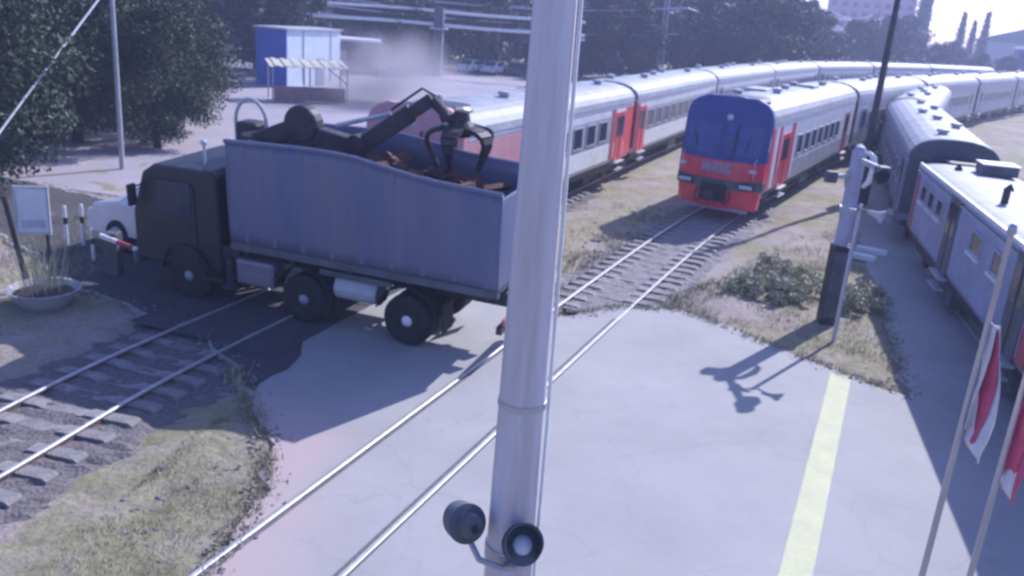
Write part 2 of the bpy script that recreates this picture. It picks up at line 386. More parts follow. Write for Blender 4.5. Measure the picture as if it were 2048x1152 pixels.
def track(name, label, sp, s0, s1, open_ranges, railtop=.03, group='railway tracks', bed=BALL, paved=()):
    t = thing(name, label, 'railway track', group=group)
    for sgn in (-1, 1):
        c = sgn*.78
        ribbon(sp, s0, s1, c, [(-.034, railtop-.04), (-.034, railtop-.006), (-.026, railtop), (.026, railtop), (.034, railtop-.006), (.034, railtop-.04)]).build('rail_head', RAIL, t)
        for fa, fb in paved:
            ribbon(sp, fa, fb, c-sgn*.075, [(-.036, -.02), (-.036, .006), (.036, .006), (.036, -.02)]).build('flangeway', FLANGE, t)
            ribbon(sp, fa, fb, c+sgn*.052, [(-.014, -.02), (-.014, .005), (.014, .005), (.014, -.02)]).build('flangeway', FLANGE, t)
        ribbon(sp, s0, s1, c, [(-.012, railtop-.02), (.012, railtop-.02), (.014, -.10), (.07, -.13), (.07, -.16), (-.07, -.16), (-.07, -.13), (-.014, -.10)]).build('rail_web', RAILW, t)
    for a, b in open_ranges:
        rb = MB(); k = int((b-a)/.14); nu = 26
        def fn(u, v):
            p, tg = sp.at(a+(b-a)*v); r = Vector((tg.y, -tg.x)); x = (u-.5)*5.2
            q = p+r*x
            z = -.06-.17*max(0, abs(x)-1.2-.45*mnoise.noise(Vector((q.x*1.3, q.y*1.3, 9)))-.3*mnoise.noise(Vector((q.x*4, q.y*4, 3))))+.055*mnoise.noise(Vector((q.x*6, q.y*6, 0)))+.03*mnoise.noise(Vector((q.x*15, q.y*15, 4)))
            return (q.x, q.y, z-.02)
        rb.grid(fn, nu, k); o = rb.build('ballast_bed', bed, t, fix=False); tag(o, kind='stuff')
        s = a+.3
        while s < b-.2:
            p, tg = sp.at(s)
            link('sleeper', SLEEPER_ME, t, loc=(p.x, p.y, -.175+random.uniform(-.008, .008)), rot=(0, 0, math.atan2(tg.y, tg.x)-PI/2+random.uniform(-.02, .02)))
            s += .62
    return t
s_m = MID.s_at_y; s_l = LEFT.s_at_y
track('railway_track', 'railway track from the paved crossing to the red nosed train', MID, 0, MID.L[-1], [(s_m(20.2), s_m(36))], paved=[(0, s_m(20.0))])
track('railway_track', 'railway track passing under the blue tipper truck', LEFT, 0, LEFT.L[-1], [(0, s_l(16.6)), (s_l(24.5), s_l(36))], paved=[(s_l(16.8), s_l(24.2))], bed=mat('oily_ballast', (.20, .175, .17), .95, 0, .3, 12, 1.0, 16, world=True, col2=(.10, .088, .09)))
PANEL = mat('shaded_rubber', (.05, .047, .055), .85, 0, .3, 6, .5, 25, col2=(.085, .08, .09))  # panels added in a dark colour to deepen the shadow on this crossing
pm = MB().box((0, 0, 0), (1.36, 1.16, .03)).mesh('crossing_panel', PANEL); pm2 = MB().box((0, 0, 0), (.95, 1.16, .03)).mesh('crossing_panel', PANEL)
tl = [o for o in COL.objects if o.get('label') == 'railway track passing under the blue tipper truck'][0]
sq = s_l(17.0)
while sq < s_l(22.8):
    p, tg = LEFT.at(sq); r_ = Vector((tg.y, -tg.x)); az_ = math.atan2(tg.y, tg.x)-PI/2
    for off, mm in ((0, pm), (-1.36, pm2), (1.36, pm2)): link('crossing_panel', mm, tl, .008, loc=(p.x+r_.x*off, p.y+r_.y*off, .006+random.uniform(-.002, .004)), rot=(0, 0, az_))
    sq += 1.2
track('railway_track', 'railway track under the shaded coaches on the right', RIGHT, 0, RIGHT.L[-1], [])

# ================================================================== TRAINS
def body_profile(w, z0, z1):
    return [(-w+.10, z0), (-w, z0+.18), (-w, z1-.25), (-w+.06, z1), (w-.06, z1), (w, z1-.25), (w, z0+.18), (w-.10, z0)]
def roof_profile(w, z1, zt, n=12):
    pts = []
    for i in range(n+1):
        a = PI*i/n; pts.append((-(w+.03)*math.copysign(abs(math.cos(a))**.8, math.cos(a)), z1+(zt-z1)*math.sin(a)**.9 if 0 < i < n else z1))
    return pts[::-1]
_cache = {}
def cached(key, fn):
    if key not in _cache: _cache[key] = fn()
    return _cache[key]
def win_meshes(w, h, fr=.06, glass=GLASS, frame=DARKG):
    def mk():
        a = MB().box((0, 0, 0), (.02, w-.02, h-.02)).mesh('pane', glass)
        f = MB()
        for s in (-1, 1):
            f.box((0, s*(w/2-fr/2), 0), (.05, fr, h)); f.box((0, 0, s*(h/2-fr/2)), (.05, w-2*fr, fr))
        return a, f.mesh('window_frame', frame)
    return cached(('win', round(w, 3), round(h, 3), glass.name, frame.name), mk)
def add_window(root, x, y, z, w, h, frame=DARKG):
    p, f = win_meshes(w, h, frame=frame)
    o = link('window', p, root, loc=(x, y, z)); link('window_frame', f, o)
    return o
def wheelset_mesh():
    b = MB()
    for sx in (-.78, .78):
        R = Matrix.Rotation(PI/2, 3, 'Y')
        b.lathe([(.40, -.06), (.47, -.05), (.47, .05), (.40, .06)], 16, (sx, 0, .47), R)
    b.tube([(-.78, 0, .47), (.78, 0, .47)], .08, 8)
    return b.mesh('wheelset', DARKM)
def make_car(label, sp, s0, L, w=1.55, z0=1.0, z1=3.45, zt=4.15, body=TRAINW, lower=None, roof=ROOFW, sides=(1,), doors=(), wins=None, winh=.85, winz=2.45,
             stripe=None, group=None, name='passenger_car', endm=DARKG, vents=True, ends=(1, 1), redzone=(), under=True, band=None):
    p0, _ = sp.at(s0+L*.15); p1, _ = sp.at(s0+L*.85)
    t = (p1-p0).normalized(); az = math.atan2(t.x, t.y)
    c = (p0+p1)/2; base = c-t*(L/2)
    r = thing(name, label, 'train car', (base.x, base.y, 0), -az, group)
    pr = body_profile(w, z0, z1)
    MB().prism(pr, .05, L-.05).build('body_shell', body, r)
    MB().prism(roof_profile(w, z1-.01, zt), .02, L-.02).build('roof', roof, r, smooth=False)
    for sgn in sides:
        x = sgn*(w+.003)
        if lower: MB().box((sgn*w, L/2, z0+.52), (.02, L-.2, .66)).build('lower_panel', lower, r)
        if stripe: MB().box((sgn*w, L/2, z0+1.02), (.024, L-.2, .10)).build('stripe', stripe, r)
        if band: MB().box((sgn*w, L/2, winz), (.016, L-.3, winh+.24)).build('window_band', band, r)
        MB().box((sgn*w, L/2, z1-.12), (.05, L-.1, .05)).build('rain_gutter', GREYP, r)
        for (a, b, m) in redzone:
            MB().box((sgn*w, (a+b)/2, (z0+z1)/2-.03), (.03, b-a, z1-z0-.36)).build('painted_panel', m, r)
        for (yc, m) in doors:
            d = MB().box((sgn*(w+.005), yc, z0+1.08), (.05, 1.15, 2.05)).build('door', m, r)
            for k in (-1, 1):
                pn, fr_ = win_meshes(.38, .85)
                o = link('door_window', pn, d, loc=(sgn*(w+.03), yc+k*.28, z0+1.5))
            MB().box((sgn*(w+.035), yc, z0+1.08), (.02, .03, 2.0)).build('door_seam', DARKM, d)
            MB().box((sgn*(w+.05), yc, z0-.03), (.25, 1.2, .06)).build('door_step', GREYP, d)
            MB().box((sgn*(w+.06), yc, z0-.35), (.22, 1.0, .05)).build('door_step', GREYP, d)
        if wins:
            for yc, ww in wins: add_window(r, sgn*(w+.012), yc, winz, ww, winh, frame=TRAING)
    if under:
        MB().box((0, L/2, z0-.14), (2*w-.4, L-.6, .26)).build('underframe', DARKM, r)
        for k, yy in enumerate((L*.32, L*.5, L*.66)):
            MB().box(((.5 if k % 2 else -.45), yy, z0-.48), (1.5, 1.7, .5)).build('equipment_box', DARKG, r, .03)
        ws = cached('wheelset', wheelset_mesh)
        for yb in (L*.14, L*.86):
            bg_ = MB()
            for sx in (-1, 1):
                bg_.box((sx*1.02, yb, .6), (.12, 3.2, .24)); bg_.box((sx*1.02, yb, .82), (.2, .6, .3))
            bg_.box((0, yb, .66), (2.0, .5, .2))
            bo = bg_.build('bogie', DARKM, r)
            for dy in (-1.2, 1.2): link('wheelset', ws, bo, loc=(0, yb+dy, 0))
    for k, e in enumerate(ends):
        if e:
            y = .05 if k == 0 else L-.05; sg = -1 if k == 0 else 1
            pe = body_profile(w-.02, z0+.05, z1-.02)
            MB().prism(pe[1:-1]+[], y-.03, y+.03).build('end_wall', endm, r)
            MB().box((0, y+sg*.22, z0+1.2), (1.1, .4, 2.3)).build('gangway', DARKM, r, .08)
    if vents:
        for k in range(int(L/3.2)):
            y = 1.6+k*3.2; x = (-.35, .4, 0)[k % 3]
            MB().lathe([(.16, 0), (.16, .16), (.24, .18), (.2, .27), (.02, .3)], 10, (x, y, zt-.10)).build('roof_vent', GREYP, r)
    return r
def nose_band(z0, z1, w, yf, nz=4, nu=14, back=.0, wtop=None, ur=None):
    """closed curved front slice: yf(z) = front offset, wtop(z) = half width"""
    b = MB(); rows = []
    for j in range(nz+1):
        z = z0+(z1-z0)*j/nz; hw = wtop(z) if wtop else w
        row = []
        for i in range(nu+1):
            u = i/nu*2-1 if ur is None else ur[0]+(ur[1]-ur[0])*i/nu
            row.append((u*hw, yf(z)+(abs(u)**3.2)*(.55*(-yf(z))), z))
        if ur is None: row.append((hw, back, z)); row.insert(0, (-hw, back, z))
        else: row.append((ur[1]*hw, row[-1][1]+.06, z)); row.insert(0, (ur[0]*hw, row[0][1]+.06, z))
        rows.append(row)
    n = len(rows[0])
    for row in rows: b.v += row
    for j in range(nz):
        for i in range(n-1): b.f.append((j*n+i, j*n+i+1, (j+1)*n+i+1, (j+1)*n+i))
        b.f.append((j*n+n-1, j*n, (j+1)*n, (j+1)*n+n-1))
    b.f.append(tuple(range(n))[::-1]); b.f.append(tuple(nz*n+i for i in range(n)))
    return b
def add_nose(r, w, z1, zt, red=REDP, screen=SCREEN, sidem=PINKR, plate=True, sides=True):
    def hw(z):
        if z <= z1-.2: return w+.04
        q = min(1, (z-(z1-.2))/(zt+.12-(z1-.2))); return (w+.04)*max(.1, 1-q**3.4)**.42
    def yf(z): return -1.0+max(0, (z-2.1))*.26-max(0, 1.2-z)*-.10
    nose_band(.42, 1.16, w, yf, 4, wtop=lambda z: hw(z)-.05-.10*(1.16-z)).build('front_apron', red, r, smooth=False)
    nose_band(1.163, 1.52, w, yf, 2, wtop=lambda z: hw(z)+.012).build('lamp_band', DARKG, r)
    nose_band(1.523, 2.20, w, yf, 3, wtop=hw).build('front_panel', red, r)
    sc = nose_band(2.203, zt+.02, w, yf, 14, wtop=hw).build('windscreen', screen, r)
    # rim round the top of the screen, wiper, lamps
    rim = []
    for k in range(25):
        a = PI*k/24; z = 2.6+(zt+.05-2.6)*math.sin(a)**.7; x = hw(min(z, zt+.03))*math.cos(a) if z < zt else hw(zt)*math.cos(a)
        rim.append((math.copysign(min(abs((w+.03)*math.cos(a)), hw(z)+.02), math.cos(a)), yf(z)+.55*abs(math.cos(a))**3.2*-yf(z)+.14, z+.02))
    MB().tube(rim, .045, 6).build('rim', TRAINW, r)
    yb = yf(1.35)-.02
    if screen is SCREEN:
        for ua, ub in ((-.86, -.06), (.06, .86)):
            nose_band(2.42, 3.52, w, lambda z: yf(z)-.022, 6, 8, wtop=hw, ur=(ua, ub)).build('screen_pane', PANE, sc, smooth=False)
    for sx in (-1, 1):
        h = MB().box((sx*(w-.42), yb+.11, 1.34), (.50, .2, .15)).build('headlight', LAMPW, r, .03)
        MB().box((sx*(w-.42), yb+.13, 1.34), (.60, .2, .23)).build('lamp_housing', BLACK, h, .02)
        MB().box((sx*.95, yf(2.7)-.03+.06, 2.75), (.035, .03, .85), R=Matrix.Rotation(.25*sx, 3, 'Y')).build('wiper', BLACK, r)
    MB().lathe([(.10, -.05), (.12, 0), (.05, .05)], 12, (.12, yf(3.75)-.03, 3.75), Matrix.Rotation(PI/2, 3, 'X')).build('top_lamp', LAMPW, r)
    MB().box((.52, yf(2.2)+.02, 2.9), (.035, .10, 1.3), R=Matrix.Rotation(-.255, 3, 'X')).build('screen_pillar', DARKM, r)
    if plate:
        MB().box((0, yf(1.9)-.012, 1.92), (1.15, .05, .40)).build('number_plate', mat('plate_pale', (.46, .24, .33), .6, 0, .25, 7), r, .02)
    MB().box((0, yf(.9)-.08, 1.02), (.95, .35, .62)).build('coupler_box', BLACK, r, .05)
    cp = MB().tube([(0, yf(.9)-.1, .95), (0, yf(.9)-.5, .95)], .12, 10); cp.box((0, yf(.9)-.55, .95), (.34, .26, .36)); cp.build('coupler', DARKM, r, .03)
    for sx in (-1, 1):
        MB().tube([(sx*(w-.2), yf(1.6)+.20, 1.6), (sx*(w-.22), yf(1.8)+.08, 1.75), (sx*(w-.22), yf(2.1)+.08, 2.25), (sx*(w-.2), yf(2.3)+.2, 2.4)], .02, 6).build('handrail', GALV, r)
        MB().tube([(sx*.62, yf(1)-.05, 1.1), (sx*.66, yf(1)-.22, .8), (sx*.52, yf(1)-.26, .62), (sx*.40, yf(1)-.12, .75)], .028, 6).build('air_hose', BLACK, r)
        MB().box((sx*(w-.25), yf(2.0)+.03, 1.95), (.26, .12, .12)).build('marker_lamp', LAMPW, r, .02)
    MB().box((0, yf(.5)+.1, .40), (2*w-.55, .12, .10)).build('apron_lip', TRAING, r)
    MB().lathe([(w*.62, 0), (w*.55, .10), (.05, .14)], 20, (.2, .9, zt-.10)).build('roof_fairing', DARKM, r)

# --- middle train: red nosed railcar and the cars behind it
SM0 = s_m(32.9); LC = 18.6
wl = [(5.2+k*1.45, .95) for k in range(7)]
c = make_car('front car of the red nosed train with dark blue windscreen', MID, SM0, LC, w=1.58, z1=3.65, zt=4.45, body=TRAINW, wins=wl, doors=((2.6, REDP), (16.6, REDD)),
             lower=TRAING, ends=(0, 1), group='cars of the red nosed train', redzone=((.1, .55, REDP), (.75, 1.15, WHITEP), (1.3, 1.7, REDP), (3.4, 3.9, REDP), (4.05, 4.3, WHITEP)), name='front_railcar', sides=(1, -1))
add_nose(c, 1.58, 3.65, 4.45)
MB().box((-.45, 5.4, 4.46), (.9, 1.6, .16)).build('roof_box', GREYP, c, .03); MB().box((.3, 11.4, 4.46), (.8, 1.2, .2)).build('roof_box', GREYP, c, .03)
names = ['second', 'third', 'fourth', 'fifth', 'last']
for k in range(4):
    make_car(f'{["second","third","fourth","rearmost"][k]} car of the red nosed train, pale with grey ends' , MID, SM0+LC*(k+1)+.9*(k+1), LC, w=1.58, z1=3.65, zt=4.45, body=TRAING if k else TRAINW,
             wins=[(3.4+j*1.45, .95) for j in range(9)], lower=TRAING, doors=((1.7, TRAING), (16.9, TRAING)), group='cars of the red nosed train')
# --- left train, striking the truck
SL0 = s_l(24.8); LL = 18.2
wl = [(3.2+k*1.5, 1.05) for k in range(9)]
c = make_car('leading car of the left train, faded red nose against the truck', LEFT, SL0, 16.4, w=1.55, body=TRAINW, wins=wl[1:7], doors=((14.6, REDP),), lower=WHITEP, band=TRAING,
             ends=(0, 1), group='cars of the left train', redzone=((.05, 4.3, PINKR), (13.3, 13.85, REDD), (15.35, 16.3, REDP)), name='front_railcar', endm=REDD, sides=(1, -1))
add_nose(c, 1.55, 3.45, 4.15, red=PINKR, screen=PINKR, plate=False)
for k in range(6):
    make_car(f'{["second","third","fourth","fifth","sixth","farthest"][k]} white car of the left train behind its red doorway', LEFT, SL0+17.2+(LL+.8)*k, LL, w=1.55, body=TRAINW,
             wins=[(2.6+j*1.5, 1.05) for j in range(10)], doors=((1.1, REDP if k == 0 else TRAING), (17.1, TRAING)), lower=WHITEP, band=TRAING, group='cars of the left train',
             redzone=((.1, .5, REDD),) if k == 0 else (), endm=REDD if k == 0 else DARKG)
# --- right hand rake in shadow
SR = RIGHT.s_at_y(28.1)
LS = 17.0
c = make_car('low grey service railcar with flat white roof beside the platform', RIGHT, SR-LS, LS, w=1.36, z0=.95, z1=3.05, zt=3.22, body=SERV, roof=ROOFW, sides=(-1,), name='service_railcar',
             wins=[(15.4, .8), (14.2, .8), (13.0, .8), (8.6, 1.0), (6.6, 1.0), (3.2, 1.2), (1.4, 1.2)], winh=.55, winz=2.42, vents=False, doors=((11.3, DARKG), (4.9, DARKG)), ends=(1, 1), endm=DARKG,
             redzone=((0.2, 4.2, REDD), (16.4, 16.8, REDD)))
for (yc, ww) in ((15.4, .8), (14.2, .8), (13, .8), (8.6, 1.0), (6.6, 1.0)):
    MB().box((-1.40, yc, 2.11), (.10, ww+.1, .06)).build('window_sill', WHITEP, c)
for (x, y, h) in ((-.55, 10.2, .42), (.25, 10.6, .40), (.75, 11.2, .15), (-.5, 15.8, .10), (.1, 5.0, .5)):
    MB().tube([(x, y, 3.1), (x, y, 3.15+h), (x+.1, y, 3.2+h)], [.09, .09, .12], 10).build('vent_pipe', DARKM, c)
MB().box((.55, 15.6, 3.38), (1.0, .9, .30)).build('roof_hatch', DARKG, c, .03); MB().box((.55, 15.6, 3.55), (1.06, .96, .04)).build('roof_hatch_lid', WHITEP, c)
MB().box((-1.33, LS/2, 3.14), (.08, LS-.1, .10)).build('roof_edge', WHITEP, c)
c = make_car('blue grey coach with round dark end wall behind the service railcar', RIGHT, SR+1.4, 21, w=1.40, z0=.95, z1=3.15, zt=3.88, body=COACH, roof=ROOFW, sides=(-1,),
         wins=[(3+j*1.9, 1.1) for j in range(9)], winh=.7, winz=2.2, doors=((1.4, COACH), (19.6, COACH)), group='shaded coaches on the right', name='passenger_coach', endm=mat('coach_end', (.07, .085, .11), .6))
MB().prism(roof_profile(1.36, 3.12, 3.85), -.06, .02).build('end_gable', MATS['coach_end'], c)
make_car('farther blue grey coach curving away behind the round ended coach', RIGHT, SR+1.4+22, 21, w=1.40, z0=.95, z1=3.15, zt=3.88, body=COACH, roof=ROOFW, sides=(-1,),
         wins=[(3+j*1.9, 1.1) for j in range(9)], winh=.7, winz=2.2, group='shaded coaches on the right', name='passenger_coach')

# ================================================================== TRUCK
hd = Vector((-.945, .327)).normalized()
T = thing('tipper_truck', 'dark blue scrap truck with loader crane, tipping slightly across the tracks', 'truck', (.17, 17.45, 0), math.atan2(hd.y, hd.x))
T.rotation_euler = (math.radians(-3.6), 0, math.atan2(hd.y, hd.x)); T.location.z = .075      # far side lifted by the impact
def ztop(u):
    return float(np.interp(u, [0, .25, .40, .52, .66, .85, 1], [3.56, 3.63, 3.76, 3.88, 3.90, 3.86, 3.82]))
bed = MB(); n = 28; LB = 6.3; zb = 1.58; th = .07
for sgn in (-1, 1):
    w0 = MB()
    def fn(u, v, side):
        x = u*LB; z = zb+(ztop(u)-zb)*v
        y = sgn*(1.25-side*th+.03*math.sin(PI*v)+.018*mnoise.noise(Vector((x*1.3, z*1.6, sgn))))
        return (x, y, z)
    o = MB(); o.grid(lambda u, v: fn(u, v, 0), n, 8); o2 = len(o.v); o.grid(lambda u, v: fn(u, v, 1), n, 8)
    cols = n+1
    for j in (0, 8):
        for i in range(n):
            a = j*cols+i; o.f.append((a, a+1, o2+a+1, o2+a))
    for i in (0, n):
        for j in range(8):
            a = j*cols+i; o.f.append((a, a+cols, o2+a+cols, o2+a))
    sd = o.build('bed_side', TRKBLUE, T, smooth=True)
    for k in range(9):
        u = (k+.35)/9; x = u*LB
        MB().box((x, sgn*1.255, (zb+ztop(u))/2), (.10, .03, ztop(u)-zb-.12)).build('bed_rib', TRKBLUE, sd, .01)
    MB().tube([(u*LB, sgn*1.25, ztop(u)) for u in np.linspace(0, 1, 15)], .055, 8).build('bed_rail', TRKBLUE, sd)
    MB().box((LB/2, sgn*1.2, zb-.06), (LB, .14, .16)).build('bed_sill', DARKG, sd)
MB().box((LB/2, 0, zb), (LB, 2.4, .1)).build('bed_floor', DARKG, T)
MB().prism([(-1.2, zb), (1.2, zb), (1.2, 3.7), (-1.2, 3.7)], LB-.07, LB-.0, 'x').build('headboard', TRKBLUE, T)
MB().prism([(-1.18, zb), (1.18, zb), (1.18, 3.45), (-1.18, 3.45)], .0, .07, 'x').build('tailgate', TRKBLUE, T)
sc = MB()
for k in range(130):
    x, y = random.uniform(.7, 5.6), random.uniform(-.62, .62)
    R = Matrix.Rotation(random.uniform(0, 6), 3, 'Z') @ Matrix.Rotation(random.uniform(0, 6), 3, 'X')
    sc.box((x, y, 3.1+random.uniform(-.3, .25)+.2*math.exp(-((x-3.3)/1.3)**2)), (random.uniform(.25, .85), random.uniform(.1, .4), random.uniform(.03, .2)), R=R)
tag(sc.build('scrap_load', RUST, T), kind='stuff')
ch = MB()
for sy in (-.42, .42): ch.box((4.3, sy, 1.12), (8.6, .09, .28))
for x in (.4, 2.2, 3.8, 5.6, 7.6): ch.box((x, 0, 1.12), (.12, .8, .2))
for x in (.6, 2.0, 3.4, 4.8, 6.0): ch.box((x, 0, 1.4), (.14, 2.3, .22))
ch.build('chassis', DARKM, T)
def tyre_mesh():
    R = Matrix.Rotation(PI/2, 3, 'X')
    return MB().lathe([(.30, -.15), (.44, -.17), (.53, -.15), (.56, -.10), (.565, 0), (.56, .10), (.53, .15), (.44, .17), (.30, .15)], 28, R=R).mesh('tyre', BLACK, True)
def rim_mesh():
    R = Matrix.Rotation(PI/2, 3, 'X')
    b = MB().lathe([(.31, -.14), (.31, .10), (.27, .12), (.24, .04), (.17, .02), (.15, .10), (.10, .13), (.02, .14)], 24, R=R)
    for k in range(8):
        a = k*PI/4; b.lathe([(.02, 0), (.02, .07)], 6, (.20*math.cos(a), -.05, .20*math.sin(a)), Matrix.Rotation(PI/2, 3, 'X'))
    return b.mesh('rim', mat('rim_grey', (.34, .35, .40), .5, .3, .25, 5), True)
TY, RM = tyre_mesh(), rim_mesh()
for ax in (2.0, 4.5, 7.55):
    for sy in (1, -1):
        wroot = link('wheel', MB().lathe([(.12, -.1), (.12, .16), (.06, .2)], 16, R=Matrix.Rotation(PI/2*(-1 if sy > 0 else 1), 3, 'X')).mesh('hub', WHITEP if ax == 2.0 else mat('hub_grey', (.3, .3, .34), .5), True), T, loc=(ax, sy*1.08, .565))
        link('tyre', TY, wroot); link('rim', RM, wroot, rot=(0, 0, 0 if sy < 0 else PI))
        if ax < 7:
            link('tyre', TY, wroot, loc=(0, -sy*.36, 0))
    if ax < 7:
        for sy in (1, -1):
            pts = [(ax+.72*math.cos(a), sy*1.08, .6+.72*math.sin(a)) for a in np.linspace(.25, PI-.25, 11)]
            f = MB()
            for a, b in zip(pts[:-1], pts[1:]): f.beam(a, b, .42, .03) if False else f.add([(a[0], a[1]-.22, a[2]), (a[0], a[1]+.22, a[2]), (b[0], b[1]+.22, b[2]), (b[0], b[1]-.22, b[2])], [(0, 1, 2, 3)])
            o = f.build('mudguard', BLACK, T); md = o.modifiers.new('thickness', 'SOLIDIFY'); md.thickness = .02
for sy in (1, -1):
    MB().box((1.15, sy*1.05, .78), (.03, .5, .62)).build('mud_flap', BLACK, T)
    MB().tube([(3.25-.5, sy*.95, .95), (3.25+.5, sy*.95, .95)], .27, 14).build('air_tank', GREYP if sy > 0 else DARKG, T)
    MB().box((5.75, sy*.98, .92), (1.0, .5, .6)).build('fuel_tank', mat('tank_grey', (.22, .2, .25), .5, .3), T, .08)
    MB().box((3.25, sy*1.17, 1.28), (1.7, .05, .12)).build('side_guard', DARKG, T)
MB().box((-.02, 0, .72), (.12, 2.3, .16)).build('rear_bumper', DARKM, T)
for sy in (-.95, .95): MB().box((-.09, sy, .9), (.05, .34, .14)).build('tail_light', REDD, T, .01)
# cab
cabp = [(6.62, .75), (6.62, 2.95), (6.8, 3.08), (8.3, 3.06), (8.62, 2.85), (8.98, 1.9), (9.02, .75)]
MB().prism([(a, b) for a, b in cabp], -1.22, 1.22, 'y').build('cab', CABP, T, .06)
# prism axis y gives (a,y,b): x=a, z=b
R_ = Matrix.Rotation(math.atan2(8.98-8.62, 2.85-1.9), 3, 'Y').transposed()
ws_ = MB().add([(8.66, -1.08, 2.78), (8.66, 1.08, 2.78), (9.0, 1.08, 1.93), (9.0, -1.08, 1.93), (8.70, -1.08, 2.80), (8.70, 1.08, 2.80), (9.04, 1.08, 1.95), (9.04, -1.08, 1.95)],
               [(0, 1, 2, 3), (4, 7, 6, 5), (0, 4, 5, 1), (1, 5, 6, 2), (2, 6, 7, 3), (3, 7, 4, 0)]).build('windscreen', GLASS, T)
for sy in (1, -1):
    dr = MB().box((7.85, sy*1.235, 1.75), (1.25, .03, 1.9)).build('cab_door', CABP, T, .01)
    MB().add([(7.3, sy*1.26, 2.0), (8.35, sy*1.26, 2.0), (8.2, sy*1.26, 2.75), (7.3, sy*1.26, 2.75), (7.3, sy*1.245, 2.0), (8.35, sy*1.245, 2.0), (8.2, sy*1.245, 2.75), (7.3, sy*1.245, 2.75)],
             [(0, 1, 2, 3), (4, 7, 6, 5), (0, 4, 5, 1), (1, 5, 6, 2), (2, 6, 7, 3), (3, 7, 4, 0)]).build('door_window', GLASS, dr)
    MB().box((7.38, sy*1.27, 1.75), (.16, .04, .04)).build('door_handle', DARKM, dr)
    MB().box((8.75, sy*1.45, 2.35), (.10, .22, .5)).build('mirror', BLACK, T, .03)
    MB().beam((8.6, sy*1.2, 2.6), (8.75, sy*1.42, 2.5), .03).build('mirror_arm', BLACK, T)
    MB().box((9.03, sy*.88, .98), (.06, .36, .22)).build('headlight', LAMPW, T, .03)
    pts = [(7.55+.70*math.cos(a), sy*1.12, .6+.70*math.sin(a)) for a in np.linspace(.1, PI-.1, 11)]
    f = MB()
    for a, b in zip(pts[:-1], pts[1:]): f.add([(a[0], a[1]-.2, a[2]), (a[0], a[1]+.2, a[2]), (b[0], b[1]+.2, b[2]), (b[0], b[1]-.2, b[2])], [(0, 1, 2, 3)])
    o = f.build('wheel_arch', CABP, T); md = o.modifiers.new('thickness', 'SOLIDIFY'); md.thickness = .04
    MB().box((6.85, sy*1.12, .62), (.5, .3, .06)).build('cab_step', DARKM, T)
MB().box((9.08, 0, .72), (.14, 2.44, .34)).build('bumper', DARKG, T, .05)
MB().box((9.02, 0, 1.45), (.05, 1.6, .55)).build('grille', BLACK, T, .02)
# crane
MB().lathe([(.42, 1.3), (.42, 1.75), (.30, 1.8), (.27, 3.3), (.33, 3.35), (.33, 3.75), (.1, 3.8)], 16, (6.42, .0, 0)).build('crane_column', CRANE, T, smooth=False)
MB().box((6.42, .0, 1.28), (.5, 2.3, .3)).build('outrigger_beam', CRANE, T, .03)
for sy in (-1, 1):
    lg = MB().tube([(6.42, sy*1.18, 1.2), (6.42, sy*1.18, .55)], .09, 10); lg.lathe([(.2, .5), (.2, .55), (.08, .6)], 12, (6.42, sy*1.18, 0)); lg.build('outrigger_leg', CRANE, T)
b = MB(); b.beam((6.45, .02, 3.55), (5.25, .16, 4.05), .34, .42); b.build('boom_root', CRANE, T, .05)
b = MB().lathe([(.36, -.2), (.42, -.14), (.42, .14), (.36, .2)], 20, (5.05, .18, 4.16), Matrix.Rotation(PI/2, 3, 'X')); b.box((5.05, .18, 3.85), (.6, .36, .5)); b.build('boom_knuckle', CRANE, T, .04)
MB().beam((5.0, .17, 3.98), (3.75, -.05, 3.72), .36, .42).build('boom_link', CRANE, T, .05)
MB().lathe([(.20, -.2), (.27, -.15), (.27, .15), (.20, .2)], 16, (3.85, -.04, 3.78), Matrix.Rotation(PI/2, 3, 'X')).build('boom_joint', CRANE, T)
b = MB()
A0, A1 = Vector((3.95, -.05, 3.70)), Vector((2.42, -.66, 4.86)); b.beam(A0, A0.lerp(A1, .75), .28, .38); b.beam(A0.lerp(A1, .6), A1, .2, .28); b.build('boom_arm', CRANE, T, .03)
MB().tube([(4.3, .1, 4.2), (3.2, -.3, 4.52)], .05, 8).build('hydraulic_ram', GALV, T)
MB().tube([(3.2, -.3, 4.6), (2.6, -.55, 5.08), (2.3, -.7, 4.9), (2.15, -.75, 4.4)], .03, 6).build('hose', BLACK, T)
MB().tube([(2.42, -.66, 4.86), (2.2, -.74, 4.62), (2.12, -.77, 4.42)], [.14, .11, .12], 10).build('jib_link', CRANE, T)
g0 = MB(); g0.lathe([(.10, .42), (.16, .40), (.20, .2), (.28, .1), (.30, -.06), (.2, -.14)], 14, (1.82, -.86, 4.25)); g0.beam((2.12, -.77, 4.45), (1.85, -.85, 4.55), .16, .16)
gr_ = g0.build('grapple', CRANE, T)
